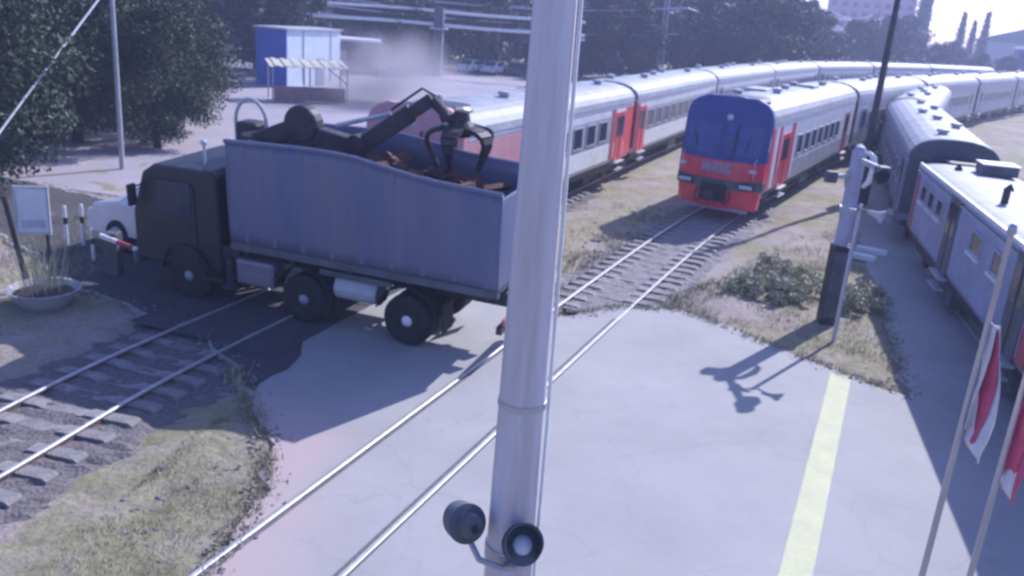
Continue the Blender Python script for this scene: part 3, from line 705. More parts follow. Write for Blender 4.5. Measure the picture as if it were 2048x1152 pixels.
for k in range(5):
    a = k*2*PI/5+.35; tn = MB(); pts = []
    for q in range(8):
        t_ = q/7; rr = .22+.62*math.sin(min(1, t_*1.25)*PI*.5)-.36*max(0, t_-.45)**1.2*2; zz = 4.28+.18*math.sin(t_*PI*.8)-.95*t_**1.5
        pts.append(Vector((1.82+rr*math.cos(a), -.86+rr*math.sin(a), zz)))
    wd = [.34, .36, .36, .34, .28, .20, .13, .05]
    tan = Vector((-math.sin(a), math.cos(a), 0))
    for q in range(7):
        p, q2 = pts[q], pts[q+1]; nrm = (q2-p).cross(tan).normalized()*.05
        tn.add([p-tan*wd[q]/2-nrm, p+tan*wd[q]/2-nrm, p+tan*wd[q]/2+nrm, p-tan*wd[q]/2+nrm, q2-tan*wd[q+1]/2-nrm, q2+tan*wd[q+1]/2-nrm, q2+tan*wd[q+1]/2+nrm, q2-tan*wd[q+1]/2+nrm],
               [(0, 1, 2, 3), (4, 7, 6, 5), (0, 4, 5, 1), (1, 5, 6, 2), (2, 6, 7, 3), (3, 7, 4, 0)])
    tn.build('tine', CRANE, gr_)
hp = [(6.95+.42*math.cos(a), -.55, 3.85+.55*math.sin(a)) for a in np.linspace(0, PI, 13)]
hp = [(hp[0][0], -.55, 3.0)]+hp+[(hp[-1][0], -.55, 3.0)]
MB().tube(hp, .045, 8).build('guard_hoop', GREYP, T)
MB().box((6.95, -.55, 3.55), (.55, .5, .7)).build('crane_seat', CABP, T, .08)
MB().lathe([(.03, 3.55), (.03, 4.0), (.07, 4.02), (.07, 4.1), (.02, 4.14)], 10, (7.3, .7, -.5)).build('beacon', LAMPW, T)

# ================================================================== FOREGROUND POLE WITH CROSSING LAMPS
P = thing('signal_pole', 'thick galvanised steel pole in the foreground carrying two round lamps', 'pole', (.145, 5.0, 0))
P.rotation_euler = (0, -.005, 0)
MB().lathe([(.26, -.05), (.26, .04), (.19, .06), (.175, 1.0), (.165, 3.0), (.150, 4.4), (.132, 6.0), (.122, 7.0), (.112, 9.5), (.02, 9.55)], 40).build('pole_shaft', POLEM, P, smooth=True)
MB().tube([(.185, -.06, .1), (.180, -.05, 2), (.168, -.045, 4.4), (.148, -.04, 6), (.132, -.03, 8)], .012, 8).build('cable', WHITEP, P)
for zz, rr in ((2.6, .172), (4.55, .152)): MB().lathe([(rr-.004, -.022), (rr+.003, -.02), (rr+.003, .02), (rr-.004, .022)], 32, (0, 0, zz)).build('strap', GALV, P, smooth=False)
MB().lathe([(.36, -.05), (.36, .03), (.02, .035)], 24).build('base_flange', GALV, P)
for k in range(6):
    a = k*PI/3; MB().lathe([(.03, 0), (.03, .10)], 6, (.3*math.cos(a), .3*math.sin(a), .02)).build('anchor_bolt', DARKM, P)
MB().lathe([(.168, -.06), (.172, -.05), (.172, .05), (.168, .06)], 28, (0, 0, 3.46)).build('clamp_band', GALV, P)
br = MB(); br.tube([(0, -.16, 3.46), (-.05, -.22, 3.46), (-.20, -.20, 3.50), (-.27, -.12, 3.58)], .022, 8); br.tube([(0, -.16, 3.46), (.05, -.24, 3.48), (.08, -.26, 3.55)], .022, 8); br.build('lamp_bracket', GALV, P)
for nm, c0, dr_, lens in (('lamp_head', (-.30, -.12, 3.71), Vector((-.42, .78, -.30)), 0), ('lamp_head', (.07, -.24, 3.66), Vector((.12, -.74, .62)), 1)):
    R = dr_.normalized().to_track_quat('Z', 'Y').to_matrix()
    hd_ = MB().lathe([(.03, -.13), (.07, -.12), (.085, -.03), (.132, -.02), (.132, .0), (.08, .005)], 28, c0, R).build(nm, DARKG, P, smooth=False)
    v = MB(); nn = 26
    for ri, ro, zz in (((.112, .125, 0)), ((.112, .125, .12))): pass
    o = len(v.v)
    for k in range(nn+1):
        a = -.75*PI+1.5*PI*k/nn+PI/2
        ln = .13*(.45+.55*math.sin(PI*k/nn))
        for rr, zz in ((.112, 0), (.124, 0), (.124, ln), (.112, ln)):
            v.v.append(tuple(R @ Vector((rr*math.cos(a), rr*math.sin(a), zz))+Vector(c0)))
    for k in range(nn):
        for q in range(4): v.f.append((k*4+q, k*4+(q+1) % 4, (k+1)*4+(q+1) % 4, (k+1)*4+q))
    v.f.append((0, 1, 2, 3)); v.f.append((nn*4, nn*4+3, nn*4+2, nn*4+1))
    v.build('lamp_hood', DARKG, hd_)
    MB().lathe([(.066, .006), (.06, .02), (.01, .03)], 24, c0, R).build('lamp_lens', LAMPW, hd_, smooth=True)
    MB().tube([Vector(c0)+R @ Vector((0, 0, -.13)), Vector(c0)+R @ Vector((0, -.03, -.16))], .02, 8).build('cable_gland', DARKM, hd_)

# ================================================================== FLAGS
def flag_pole(label, x, y, top, f_top, f_len, seed, cols):
    t = thing('flag_pole', label, 'flag', (x, y, 0), group='flags on poles at the right edge')
    MB().lathe([(.030, 0), (.026, top*.6), (.02, top), (.035, top+.02), (.03, top+.08), (.005, top+.1)], 12).build('pole', GALV, t, smooth=True)
    MB().lathe([(.12, -.02), (.12, .02), (.05, .05), (.04, .3)], 14).build('pole_socket', DARKM, t)
    fl = None
    for k, m in enumerate(cols):
        def fn(u, v, k=k):
            z = f_top-f_len*(v*.85)-.10*u*(k+1)/3
            q = (k+u)/3; sag = q*.30*(.3+.7*math.sin(PI*min(1, v*1.05)*.9))
            fx = .03+sag*.55+.035*math.sin(9*q+4*v+seed)*v
            fy = -.10*q*v+.06*math.sin(14*q+3*v+seed*2)
            return (fx, fy, z-.5*q*v*.4)
        b_ = MB().grid(fn, 6, 26)
        o = b_.build('flag' if fl is None else 'stripe', m, t if fl is None else fl, smooth=True, fix=False)
        md = o.modifiers.new('thickness', 'SOLIDIFY'); md.thickness = .006
        if fl is None: fl = o
flag_pole('taller flagpole with hanging white and red flag', 3.76, 6.5, 5.55, 4.85, 1.05, 1.0, (FLW, FLR, FLW))
flag_pole('flagpole nearest the right edge with drooping red and white flag', 4.17, 6.5, 5.2, 4.55, 1.15, 2.3, (FLR, FLW, FLR))

# ================================================================== SIGNAL POSTS ON THE GRASS ISLAND
t = thing('crossing_signal', 'thick pale signal post with dark lower box on the grass island', 'signal post', (8.03, 20.9, 0))
MB().lathe([(.19, -.25), (.19, 2.05), (.175, 2.06), (.17, 4.3), (.10, 4.42), (.02, 4.45)], 20).build('post', mat('post_lilac', (.40, .39, .50), .6, 0, .15, 2), t)
MB().box((-.02, -.02, .95), (.40, .40, 2.1)).build('relay_box', DARKM, t, .04)
MB().box((-.02, -.225, 1.0), (.34, .03, 1.7)).build('box_door', DARKG, t, .01)
MB().beam((0, -.1, 4.12), (.02, -1.35, 4.12), .10, .12).build('lamp_arm', GREYP, t)
MB().box((.02, -1.45, 4.0), (.3, .28, .42)).build('lamp_head', DARKG, t, .05)
MB().lathe([(.14, 0), (.16, .14), (.13, .15)], 16, (-.08, -1.64, 4.02), Matrix.Rotation(PI/2, 3, 'X')).build('lamp_hood', BLACK, t)
MB().beam((-.1, 0, 3.7), (-.6, -.25, 3.7), .09, .1).build('short_arm', GREYP, t); MB().box((-.68, -.3, 3.7), (.28, .22, .28)).build('lamp_head', DARKG, t, .04)
MB().tube([(.2, 0, 4.3), (.34, -.02, 4.2), (.40, -.03, 3.9), (.34, -.03, 3.6), (.22, -.02, 3.45)], [.05, .07, .09, .07, .04], 10).build('white_conduit', WHITEP, t, smooth=True)
t = thing('loudspeaker_post', 'thin pale post with two horn loudspeakers beside the signal post', 'loudspeaker post', (7.72, 19.42, 0))
MB().lathe([(.05, -.25), (.045, 3.3), (.01, 3.34)], 12).build('post', mat('post_pale', (.5, .5, .58), .5, .2), t)
for k, (dx, dy, a) in enumerate(((-.32, -.18, 2.6), (.22, -.34, -.9))):
    R = Vector((math.cos(a), math.sin(a)*.6, -.15)).to_track_quat('Z', 'Y').to_matrix()
    h = MB().lathe([(.03, -.18), (.05, -.1), (.07, .03), (.15, .18), (.155, .19), (.13, .17), (.03, .0)], 18, (dx, dy, 3.18), R).build('horn', GREYP, t, smooth=True)
    MB().beam((0, 0, 3.2), (dx, dy, 3.18), .04).build('bracket', DARKM, t)

# dark mast between the trains
t = thing('mast', 'tall dark steel mast between the red train and the coaches', 'mast', (14.75, 37.6, 0))
MB().tube([(0, 0, -.2), (0, 0, 5), (.0, 0, 11)], [.17, .14, .10], 12).build('mast_shaft', DARKM, t)
MB().box((0, 0, .9), (.75, .6, 1.9)).build('control_cabinet', DARKM, t, .05)
MB().beam((0, 0, 9.2), (-1.6, .4, 9.6), .08).build('bracket_arm', DARKM, t)
MB().lathe([(.08, 0), (.14, .05), (.05, .2)], 10, (-1.5, .35, 9.45)).build('insulator', GREYP, t)
for k, (x, y, r_) in enumerate(((11.3, 27.6, .3), (12.0, 28.5, .3))):
    o = MB().box((0, 0, .09), (1.0, .26, .2)).build('kerb_block', WHITEP, None, .03, loc=(x, y, -.01), rot=(0, 0, -.55))
    tag(o, ['white concrete block on the shaded paving nearer the signal post', 'white concrete block on the shaded paving nearer the coaches'][k], 'block', 'white blocks on the shaded paving')

# ================================================================== LEFT SIDE: BOARDS, PLANTER, FENCE POSTS, BARRIER
def sign_board(label, x, y, rz, w, h, zc, tilt, post=DARKM):
    t = thing('sign_board', label, 'sign', (x, y, 0), rz)
    MB().box((0, 0, zc), (w, .05, h)).build('panel', BOARD, t, .01)
    f = MB()
    for s in (-1, 1): f.box((s*(w/2+.02), 0, zc), (.05, .07, h+.1)); f.box((0, 0, zc+s*(h/2+.02)), (w, .07, .05))
    f.build('panel_frame', GREYP, t)
    MB().box((0, -.032, zc-h*.30), (w*.8, .012, h*.18)).build('panel_strip', mat('strip_lilac', (.42, .42, .56), .6), t)
    MB().tube([(-w*.35, .06, -.2), (-w*.35+tilt, .06, zc+h*.3)], .06, 8).build('post', post, t)
    MB().tube([(w*.4, .06, -.2), (w*.4, .06, zc+h*.3)], .04, 8).build('post', post, t)
sign_board('pale square sign board on dark leaning post behind the planter', -10.75, 18.55, .25, .62, 1.0, 1.85, -.35)
sign_board('low pale sign board at the left edge below the trees', -11.35, 17.3, .2, .7, .75, 1.75, -.15)
tag(MB().box((0, 0, 2.72), (.62, .4, .28)).build('tmp', BOARD, None), None) if False else None
pl = thing('planter', 'low white concrete bowl planter on the kerb at far left', 'planter', (-10.2, 17.75, -.05))
MB().lathe([(.35, -.1), (.45, 0), (.72, .34), (.76, .40), (.70, .40), (.62, .30), (.05, .28)], 28).build('bowl', CONC, pl)
MB().lathe([(.64, .29), (.5, .33), (.05, .36)], 18).build('soil', mat('soil', (.10, .07, .06), .95, 0, .4, 8), pl)
st = MB()
for k in range(60):
    a, r_ = random.uniform(0, 6.28), random.uniform(0, .5); h = random.uniform(.5, 1.35); l = random.uniform(.05, .3)
    x, y = r_*math.cos(a), r_*math.sin(a); st.tube([(x, y, .3), (x+l*.3*math.cos(a), y+l*.3*math.sin(a), .3+h*.6), (x+l*math.cos(a), y+l*math.sin(a), .3+h)], [.010, .008, .003], 4)
st.build('plant_stems', LEAFG, pl)
for k, (x, y, h, lab) in enumerate(((-11.95, 22.1, 1.15, 'white fence post leftmost on the dirt behind the planter'), (-11.55, 22.2, 1.2, 'white fence post second from the planter on the dirt'),
                                    (-10.7, 21.0, .9, 'short white fence post standing between the planter and truck'), (-9.85, 20.5, .9, 'white fence post right in front of the truck cab'))):
    t = thing('fence_post', lab, 'fence post', (x, y, -.1), group='white fence posts at the left')
    MB().lathe([(.05, -.2), (.045, h), (.03, h+.03), (.01, h+.04)], 10).build('post', WHITEP, t); MB().lathe([(.054, h*.6), (.054, h*.75)], 10).build('dark_band', DARKM, t)
t = thing('crossing_barrier', 'broken white barrier arm lying low in front of the truck', 'barrier', (-9.75, 20.1, 0))
MB().box((0, 0, .45), (.34, .34, 1.2)).build('barrier_post', DARKG, t, .03)
for k in range(4):
    a = Vector((-.2+k*.42, -.2-.05*k, 1.0-.11*k)); bb = a+Vector((.42, -.05, -.11))
    MB().beam(a, bb, .07, .10).build('arm_segment', WHITEP if k != 1 else REDD, t)
tag(MB().tube([(-15.2, 32.5, 6.7), (-14.95, 26, 3.3), (-14.7, 19.6, -.12)], .035, 8).build('guy_wire', GREYP, None), 'pale diagonal guy wire rising through the dark trees', 'wire')
t = thing('lamp_post', 'thin grey lamp post in front of the dark trees', 'pole', (-15.2, 32.5, 0))
MB().tube([(0, 0, -.2), (0, 0, 10)], [.1, .07], 10).build('post', GREYP, t); MB().beam((0, 0, 9.8), (1.4, 0, 10), .06).build('lamp_arm', GREYP, t); MB().box((1.6, 0, 9.98), (.6, .25, .12)).build('lamp_head', GREYP, t, .03)

# ================================================================== BACKGROUND STRUCTURES
k = thing('kiosk', 'blue and white box kiosk on the far yard', 'kiosk', (-18.2, 66.6, -.05), math.atan2(.9, .43))
# local x runs along the white face, local y to the left (blue end towards -x world)
MB().box((3.2, 1.5, 2.1), (6.4, 3.0, 4.2)).build('kiosk_body', KWHITE, k, .03)
MB().box((-.02, 1.5, 2.1), (.06, 2.98, 4.16)).build('blue_end', BLUEP, k)
MB().box((3.2, 1.5, 4.27), (6.7, 3.3, .14)).build('roof', GREYP, k, .02)
MB().box((3.9, -.02, 1.05), (.95, .06, 2.1)).build('door', TRAING, k)
MB().box((1.9, -.02, 2.3), (.06, .05, 3.9)).build('panel_joint', GREYP, k); MB().box((5.2, -.02, 2.3), (.06, .05, 3.9)).build('panel_joint', GREYP, k)
k = thing('shed', 'low grey shed with white awning beside the kiosk', 'shed', (-16.8, 84, -.05), .2)
MB().box((0, 2, 1.5), (5, 4, 3.0)).build('wall', DARKG, k); MB().box((0, 1.6, 3.1), (5.4, 5, .22)).build('awning', WHITEP, k, .02)
MB().box((-1, -.03, 1.05), (1, .06, 2.1)).build('door', GREYP, k)
k = thing('market_canopy', 'sloping cream canopy on thin legs in front of the kiosk', 'canopy', (-14.9, 59.5, 0), .42)
nn = 16
for q in range(nn):
    x = -2.6+5.2*q/nn
    MB().box((x+.16, 0, 2.35+.06*(q % 2)), (.30, 2.6, .04), R=Matrix.Rotation(.12, 3, 'X')).build('roof_board', CREAM, k)
for sx in (-2.4, 0, 2.5):
    MB().tube([(sx, -1.1, -.1), (sx, -1.1, 2.22)], .05, 8).build('leg', GREYP, k); MB().tube([(sx, 1.1, -.1), (sx, 1.1, 2.48)], .05, 8).build('leg', GREYP, k)
MB().beam((2.5, -1.1, 1.2), (1.2, -1.1, 2.2), .06).build('brace', DARKM, k); MB().box((0, -1.15, .5), (4.6, .5, .9)).build('counter', mat('counter_brown', (.3, .2, .2), .8), k, .02)

def pipe_line(label, z, y, x0, x1, r):
    tag(MB().tube([(x, y+.6*math.sin(x*.1), z+.06*math.sin(x*.35)) for x in np.linspace(x0, x1, 16)], r, 10).build('overhead_pipe', WHITEP, None), label, 'pipe', 'overhead pipes across the yard')
pipe_line('lower white overhead pipe crossing above the yard', 4.9, 89.5, -46, 5.2, .17)
pipe_line('upper white overhead pipe crossing above the yard', 6.15, 90.5, -46, 5.2, .15)
for q, (x, w_, lab) in enumerate(((-9.3, .85, 'broad dark pillar holding the overhead pipes beside the smoke'), (-28, .5, 'dark pillar holding the overhead pipes left of the kiosk'), (4.4, .5, 'dark pillar holding the overhead pipes behind the steel pole'))):
    t = thing('pipe_support', lab, 'pillar', (x, 88.9, -.1), group='pillars of the overhead pipes')
    MB().box((0, 0, 3.3), (w_, .7, 6.6)).build('pillar', DARKG, t, .05); MB().box((0, .7, 4.62), (1.6, 2.6, .16)).build('cross_beam', GREYP, t); MB().box((w_/2+.06, 0, 3.2), (.1, .5, 6.2)).build('conduit', GREYP, t)

WIREM = mat('wire_pale', (.55, .54, .6), .5, .2)
def lattice_mast(label, x, y, h, m=GREYP, w0=.75, arm=True):
    t = thing('lattice_mast', label, 'mast', (x, y, -.2), random.uniform(-.3, .3), group='lattice masts along the railway')
    lv = 8
    def P_(sx, sy, q): ww = w0*(1-.55*q/lv)/2; return Vector((sx*ww, sy*ww, h*q/lv))
    for sx in (-1, 1):
        for sy in (-1, 1): MB().beam(P_(sx, sy, 0), P_(sx, sy, lv), .09).build('leg', m, t)
    for q in range(lv):
        s = 1 if q % 2 else -1
        MB().beam(P_(-s, -1, q), P_(s, -1, q+1), .05).build('diagonal', m, t); MB().beam(P_(-1, -s, q), P_(-1, s, q+1), .05).build('diagonal', m, t)
        MB().beam(P_(-s, 1, q), P_(s, 1, q+1), .05).build('diagonal', m, t); MB().beam(P_(1, -s, q), P_(1, s, q+1), .05).build('diagonal', m, t)
    if arm: MB().beam((-2.5, 0, h*.72), (2.5, 0, h*.72), .09).build('cross_arm', m, t); MB().beam((-2.0, 0, h*.9), (2, 0, h*.9), .08).build('cross_arm', m, t)
    return t
lattice_mast('pale lattice mast right of the foreground pole', 15.3, 106, 12)
lattice_mast('lattice mast behind the kiosk trees', -24, 92, 11)
lattice_mast('dark lattice mast beyond the red nosed train', 54, 176, 13, DARKG)
lattice_mast('distant lattice mast near the pink blocks', 92, 245, 14, DARKG)
def wire(a, b, sag, label, r=.075, m=WIREM):
    a, b = Vector(a), Vector(b)
    tag(MB().tube([a.lerp(b, t)-Vector((0, 0, sag*4*t*(1-t))) for t in np.linspace(0, 1, 14)], r, 5).build('overhead_wire', m, None), label, 'wire', 'overhead wires beyond the left train')
for q, (z0, z1, dx) in enumerate(((10.8, 11.6, -2), (10.8, 11.6, 2), (8.6, 9.2, -2.4), (8.6, 9.2, 2.4))):
    nm = ['upper left', 'upper right', 'lower left', 'lower right'][q]
    wire((-24+dx, 92, z0-.9), (15.3+dx, 106, z0-.1 if q < 2 else z0), 1.1, f'{nm} wire from the kiosk mast to the pale lattice mast')
    wire((15.3+dx, 106, z0-.1 if q < 2 else z0), (54+dx, 176, z1), 1.9, f'{nm} wire from the pale lattice mast to the dark one')
    wire((54+dx, 176, z1), (92+dx, 245, z1+1), 1.6, f'{nm} wire between the two farthest lattice masts')

for q, (z0, z1, dx) in enumerate(((7.4, 8.0, -1.5), (6.5, 7.2, 0), (5.6, 6.4, 1.5))):
    nm = ['third lowest', 'second lowest', 'lowest'][q]
    wire((-24+dx, 92, z0-.5), (15.3+dx, 106, z0), .8, f'{nm} wire from the kiosk mast to the pale lattice mast')
    wire((15.3+dx, 106, z0), (54+dx, 176, z1), 1.2, f'{nm} wire from the pale lattice mast to the dark one')
def apartment(label, x, y, w_, d_, h, rz, m=PINKB):
    t = thing('apartment_block', label, 'building', (x, y, -.2), rz, group='pink apartment blocks on the horizon')
    MB().box((0, d_/2, h/2), (w_, d_, h)).build('wall', m, t); MB().box((0, d_/2, h+.2), (w_+.6, d_+.6, .5)).build('roof', GREYP, t)
    pn = cached('aptwin', lambda: MB().box((0, 0, 0), (1.5, .08, 1.6)).mesh('window', GLASS)); fr_ = cached('aptfr', lambda: MB().box((0, 0, 0), (1.8, .05, .12)).mesh('window_sill', WHITEP))
    for fl in range(int(h/3)):
        for q in range(int(w_/3.2)):
            o = link('window', pn, t, loc=(-w_/2+1.9+q*3.2, -.03, 1.8+fl*3)); link('window_sill', fr_, o, loc=(0, -.04, -.88))
    for q in (-.25, .25): MB().box((q*w_, d_*.5, h+1), (1.2, 1.0, 1.4)).build('chimney', REDD, t)
apartment('pink apartment block left above the trees', 52, 268, 34, 14, 21, -.15)
apartment('narrow pink apartment block in the middle above the trees', 82.5, 300, 9, 12, 24, -.2)
apartment('long pink apartment block nearest the tall poplar', 106, 290, 26, 14, 23, -.3)
t = thing('chimney', 'tall pale factory chimney rising against the sky', 'chimney', (119, 280, -.2))
MB().lathe([(2.3, 0), (1.6, 18), (1.25, 36), (1.35, 36.2), (1.35, 37), (.9, 37)], 20).build('shaft', mat('chimney_concrete', (.24, .26, .26), .9), t); MB().lathe([(1.5, 24), (1.5, 25.2), (1.45, 25.3)], 20).build('band', PINKB, t)
k = thing('warehouse', 'long blue warehouse with pale roof at the right edge', 'building', (121, 190, -.2), -.45)
MB().box((0, 12, 3.6), (34, 24, 7.2)).build('wall', BLUEB, k)
MB().prism([(-17.4, 7.2), (17.4, 7.2), (17.4, 7.6), (0, 9.6), (-17.4, 7.6)], -.4, 24.4).build('roof', KWHITE, k)
for q in range(6): MB().box((-14+q*5.4, -.06, 2.6), (3.2, .12, 4.2)).build('door', DARKG, k)
for q in range(12): MB().box((-15.6+q*2.8, -.06, 5.9), (1.6, .12, .8)).build('window', GLASS, k)
k = thing('gabled_hall', 'dark green roofed hall behind the blue warehouse', 'building', (147, 268, -.2), -.45)
MB().box((0, 10, 4.5), (30, 20, 9)).build('wall', CONC, k); MB().prism([(-16, 9), (16, 9), (0, 14)], -.8, 20.8).build('roof', mat('green_roof', (.05, .10, .08), .7), k); MB().box((4, 10, 15), (.5, .5, 4)).build('flue', DARKM, k)

# ------------------------------------------------------------------ parked cars on the far yard
def car_meshes():
    prof = [(-2.2, .35), (-2.25, .62), (-2.1, .82), (-1.55, .92), (-1.0, 1.38), (.55, 1.42), (1.25, .98), (2.0, .88), (2.2, .65), (2.18, .35)]
    return prof
def parked_car(label, x, y, rz, col, sc=1., group='cars parked on the far yard', z=-.03):
    m = mat('car_'+'_'.join(f'{int(c*99)}' for c in col), col, .3, .1, .06, 2, coat=.6)
    t = thing('parked_car', label, 'car', (x, y, z), rz, group=group); t.scale = (sc*.97, sc, sc*(1.2 if sc > 1 else 1))
    b = MB(); pr = car_meshes(); n_ = len(pr); rows = []
    for yy, sq in ((-.84, .0), (-.80, 1), (.80, 1), (.84, 0)):
        for (a, z) in pr:
            tw = .12 if z > 1.2 else 0
            b.v.append((a*(1 if sq else .985), (abs(yy)-tw)*math.copysign(1, yy), z if sq else z-.02))
    for q in range(3):
        for i in range(n_): b.f.append((q*n_+i, q*n_+(i+1) % n_, (q+1)*n_+(i+1) % n_, (q+1)*n_+i))
    b.f.append(tuple(range(n_))); b.f.append(tuple(3*n_+i for i in range(n_))[::-1])
    b.build('car_body', m, t, .04)
    MB().add([(-1.5, -.68, .97), (-1.5, .68, .97), (-1.02, .62, 1.36), (-1.02, -.62, 1.36), (-1.54, -.68, .98), (-1.54, .68, .98), (-1.06, .62, 1.38), (-1.06, -.62, 1.38)], [(0, 1, 2, 3), (4, 7, 6, 5), (0, 4, 5, 1), (1, 5, 6, 2), (2, 6, 7, 3), (3, 7, 4, 0)]).build('rear_window', GLASS, t)
    MB().add([(1.2, -.68, 1.0), (1.2, .68, 1.0), (.58, .62, 1.39), (.58, -.62, 1.39), (1.24, -.68, 1.02), (1.24, .68, 1.02), (.62, .62, 1.42), (.62, -.62, 1.42)], [(0, 1, 2, 3), (4, 7, 6, 5), (0, 4, 5, 1), (1, 5, 6, 2), (2, 6, 7, 3), (3, 7, 4, 0)]).build('windscreen', GLASS, t)
    for s in (-1, 1):
        MB().prism([(-1.2, .95), (.9, .98), (.5, 1.32), (-.95, 1.30)], s*.79, s*.83).build('side_window', GLASS, t)
        for ax in (-1.35, 1.35):
            w_ = MB().lathe([(.2, -.1), (.31, -.1), (.32, 0), (.31, .1), (.2, .1)], 16, (ax, s*.76, .32), Matrix.Rotation(PI/2, 3, 'X')).build('wheel', BLACK, t)
            MB().lathe([(.19, -.11), (.19, .11)], 12, (ax, s*.76, .32), Matrix.Rotation(PI/2, 3, 'X')).build('rim', GREYP, w_)
        MB().box((2.16, s*.6, .68), (.1, .34, .14)).build('headlight', LAMPW, t, .02); MB().box((-2.2, s*.62, .72), (.08, .28, .16)).build('tail_light', REDD, t, .02)
for (lab, x, y, rz, col) in (('white car parked right beside the broad dark pillar', -6.4, 97, 1.2, (.75, .75, .78)), ('white car parked second from the broad dark pillar', -3.9, 97.5, 1.25, (.72, .74, .78)),
                             ('dark blue car parked third from the broad dark pillar', -1.2, 98.5, 1.2, (.03, .04, .09)), ('silver car parked sideways left of the foreground pole', 1.9, 96, .2, (.5, .52, .56)),
                             ('white car parked far behind the pale lattice mast', 26, 128, .5, (.75, .75, .78)), ('silver car at the foot of the smoke cloud', -13.5, 95, .9, (.55, .56, .6)),
                             ('bright white car parked under the trees beyond the red train', 45, 152, .4, (.8, .8, .82))):
    parked_car(lab, x, y, rz, col)

parked_car('white car waiting behind the broken barrier beside the truck cab', -8.65, 22.3, math.atan2(.30, -.95), (.62, .61, .66), 1.2, None, -.02)

# ================================================================== VEGETATION
def leaves_mesh(name, m, clumps, per, size, seed, up=.2):
    r = np.random.default_rng(seed); C = []
    for (cx, cy, cz, rad) in clumps:
        d = r.normal(size=(per, 3)); d /= np.linalg.norm(d, axis=1)[:, None]
        C.append(np.array([cx, cy, cz])+d*rad*(r.random((per, 1))**.45)*np.array([1, 1, .8]))
    C = np.concatenate(C); N = len(C)
    a = r.normal(size=(N, 3)); a /= np.linalg.norm(a, axis=1)[:, None]
    b = np.cross(a, r.normal(size=(N, 3))); b /= np.linalg.norm(b, axis=1)[:, None]
    s = size*(.6+.8*r.random((N, 1)))
    V = np.stack([C-a*s, C+b*s*.45, C+a*s, C-b*s*.45], 1).reshape(-1, 3)
    me = bpy.data.meshes.new(name); me.vertices.add(4*N); me.vertices.foreach_set('co', V.ravel())
    me.loops.add(4*N); me.loops.foreach_set('vertex_index', np.arange(4*N)); me.polygons.add(N)
    me.polygons.foreach_set('loop_start', np.arange(0, 4*N, 4)); me.polygons.foreach_set('loop_total', np.full(N, 4)); me.update(calc_edges=True)
    me.materials.append(m); return me
def crown_clumps(R, Hc, z0, n, seed, flat=1.):
    r = random.Random(seed); out = []
    for k in range(n):
        a = r.uniform(0, 2*PI); z = r.random(); rr = R*math.sqrt(r.random())*(.35+.75*math.sin(PI*min(1, .12+z*.86)))
        out.append((rr*math.cos(a), rr*math.sin(a), z0+Hc*z, R*r.uniform(.20, .36)))
    return out
def trunk_mesh(h, r0, seed, limbs=6, m=BARK):
    r = random.Random(seed); b = MB()
    pts = [(r.uniform(-.12, .12)*q*h*.1, r.uniform(-.12, .12)*q*h*.1, h*q/5-.3) for q in range(6)]
    b.tube(pts, [r0*(1-.75*q/5) for q in range(6)], 8)
    for k in range(limbs):
        z = h*r.uniform(.35, .85); a = r.uniform(0, 6.28); l = h*r.uniform(.2, .35)
        b.tube([(0, 0, z), (l*.5*math.cos(a), l*.5*math.sin(a), z+l*.35), (l*math.cos(a), l*math.sin(a), z+l*.8)], [r0*.35, r0*.22, r0*.06], 5)
    return b.mesh('trunk', m, True)
BROAD = [(leaves_mesh('crown', [LEAF, LEAFM][k % 2], crown_clumps(3.4, 7.2, .8, 64, 10+k), 130, .20, 20+k), trunk_mesh(7, .24, 30+k)) for k in range(4)]
POPL = [(leaves_mesh('crown', LEAF, [(.55*math.cos(q*2.4)*(1-.6*q/40), .55*math.sin(q*2.4)*(1-.6*q/40), 1.2+q*.27, .95*(1-.65*(q/40)**1.5)) for q in range(41)], 120, .18, 50), trunk_mesh(11, .2, 51, 4))]
NEART = [(leaves_mesh('crown', LEAF, crown_clumps(3.4, 7.2, .9, 84, 70+k), 330, .095, 71+k), trunk_mesh(8, .26, 75+k, 9)) for k in range(2)]
BUSHM = [(leaves_mesh('foliage', LEAFG, crown_clumps(.72, .55, .10, 22, 80+k), 55, .075, 84+k), trunk_mesh(.7, .03, 90+k, 8)) for k in range(3)]
def tree(name, label, kit, x, y, sc, rz, group=None, cat='tree', zs=1., z=-.12):
    t = thing(name, label, cat, (x, y, z), rz, group); t.scale = (sc, sc, sc*zs)
    link('crown' if cat == 'tree' else 'foliage', kit[0], t); link('trunk' if cat == 'tree' else 'stem', kit[1], t); return t
for k, (x, y, s_) in enumerate(((-18.2, 27.2, 1.0), (-19.4, 37.5, .92), (-22.0, 30, 1.2), (-19.6, 47.5, .95), (-25, 41, 1.3), (-15.9, 37.5, .72), (-17.6, 43, .8))):
    tree('broadleaf_tree', ['dark tree at the left edge above the sign boards', 'dark tree behind the thin grey post', 'dark tree at the far left behind the nearest tree', 'dark tree nearest the kiosk in the left clump', 'dark tree farthest back at the left edge', 'smaller dark tree right of the thin grey post', 'smaller dark tree behind the truck cab'][k],
         NEART[k % 2], x, y, s_, k*1.3, 'dark trees at the left')
rows = []
for k, (x, y, s_) in enumerate(((-19.9, 76, .9), (-24.6, 80, 1.3), (-23.2, 54, 1.1), (-28, 52, 1.3), (-30.5, 70, 1.5))):
    tree('broadleaf_tree', ['dark tree right behind the kiosk', 'tall dark tree farther behind the kiosk', 'dark tree just left of the kiosk', 'large dark tree deep in the left clump', 'farthest dark tree left of the kiosk'][k],
         BROAD[(0, 2)[k % 2]], x, y, s_, k*2.1, 'dark trees left of the kiosk')
for k in range(17):
    rows.append((-52+k*5.2+random.uniform(-1.2, 1.2), 104+random.uniform(-5, 7)+max(0, k-11)*2.2, random.uniform(1.05, 1.5)))
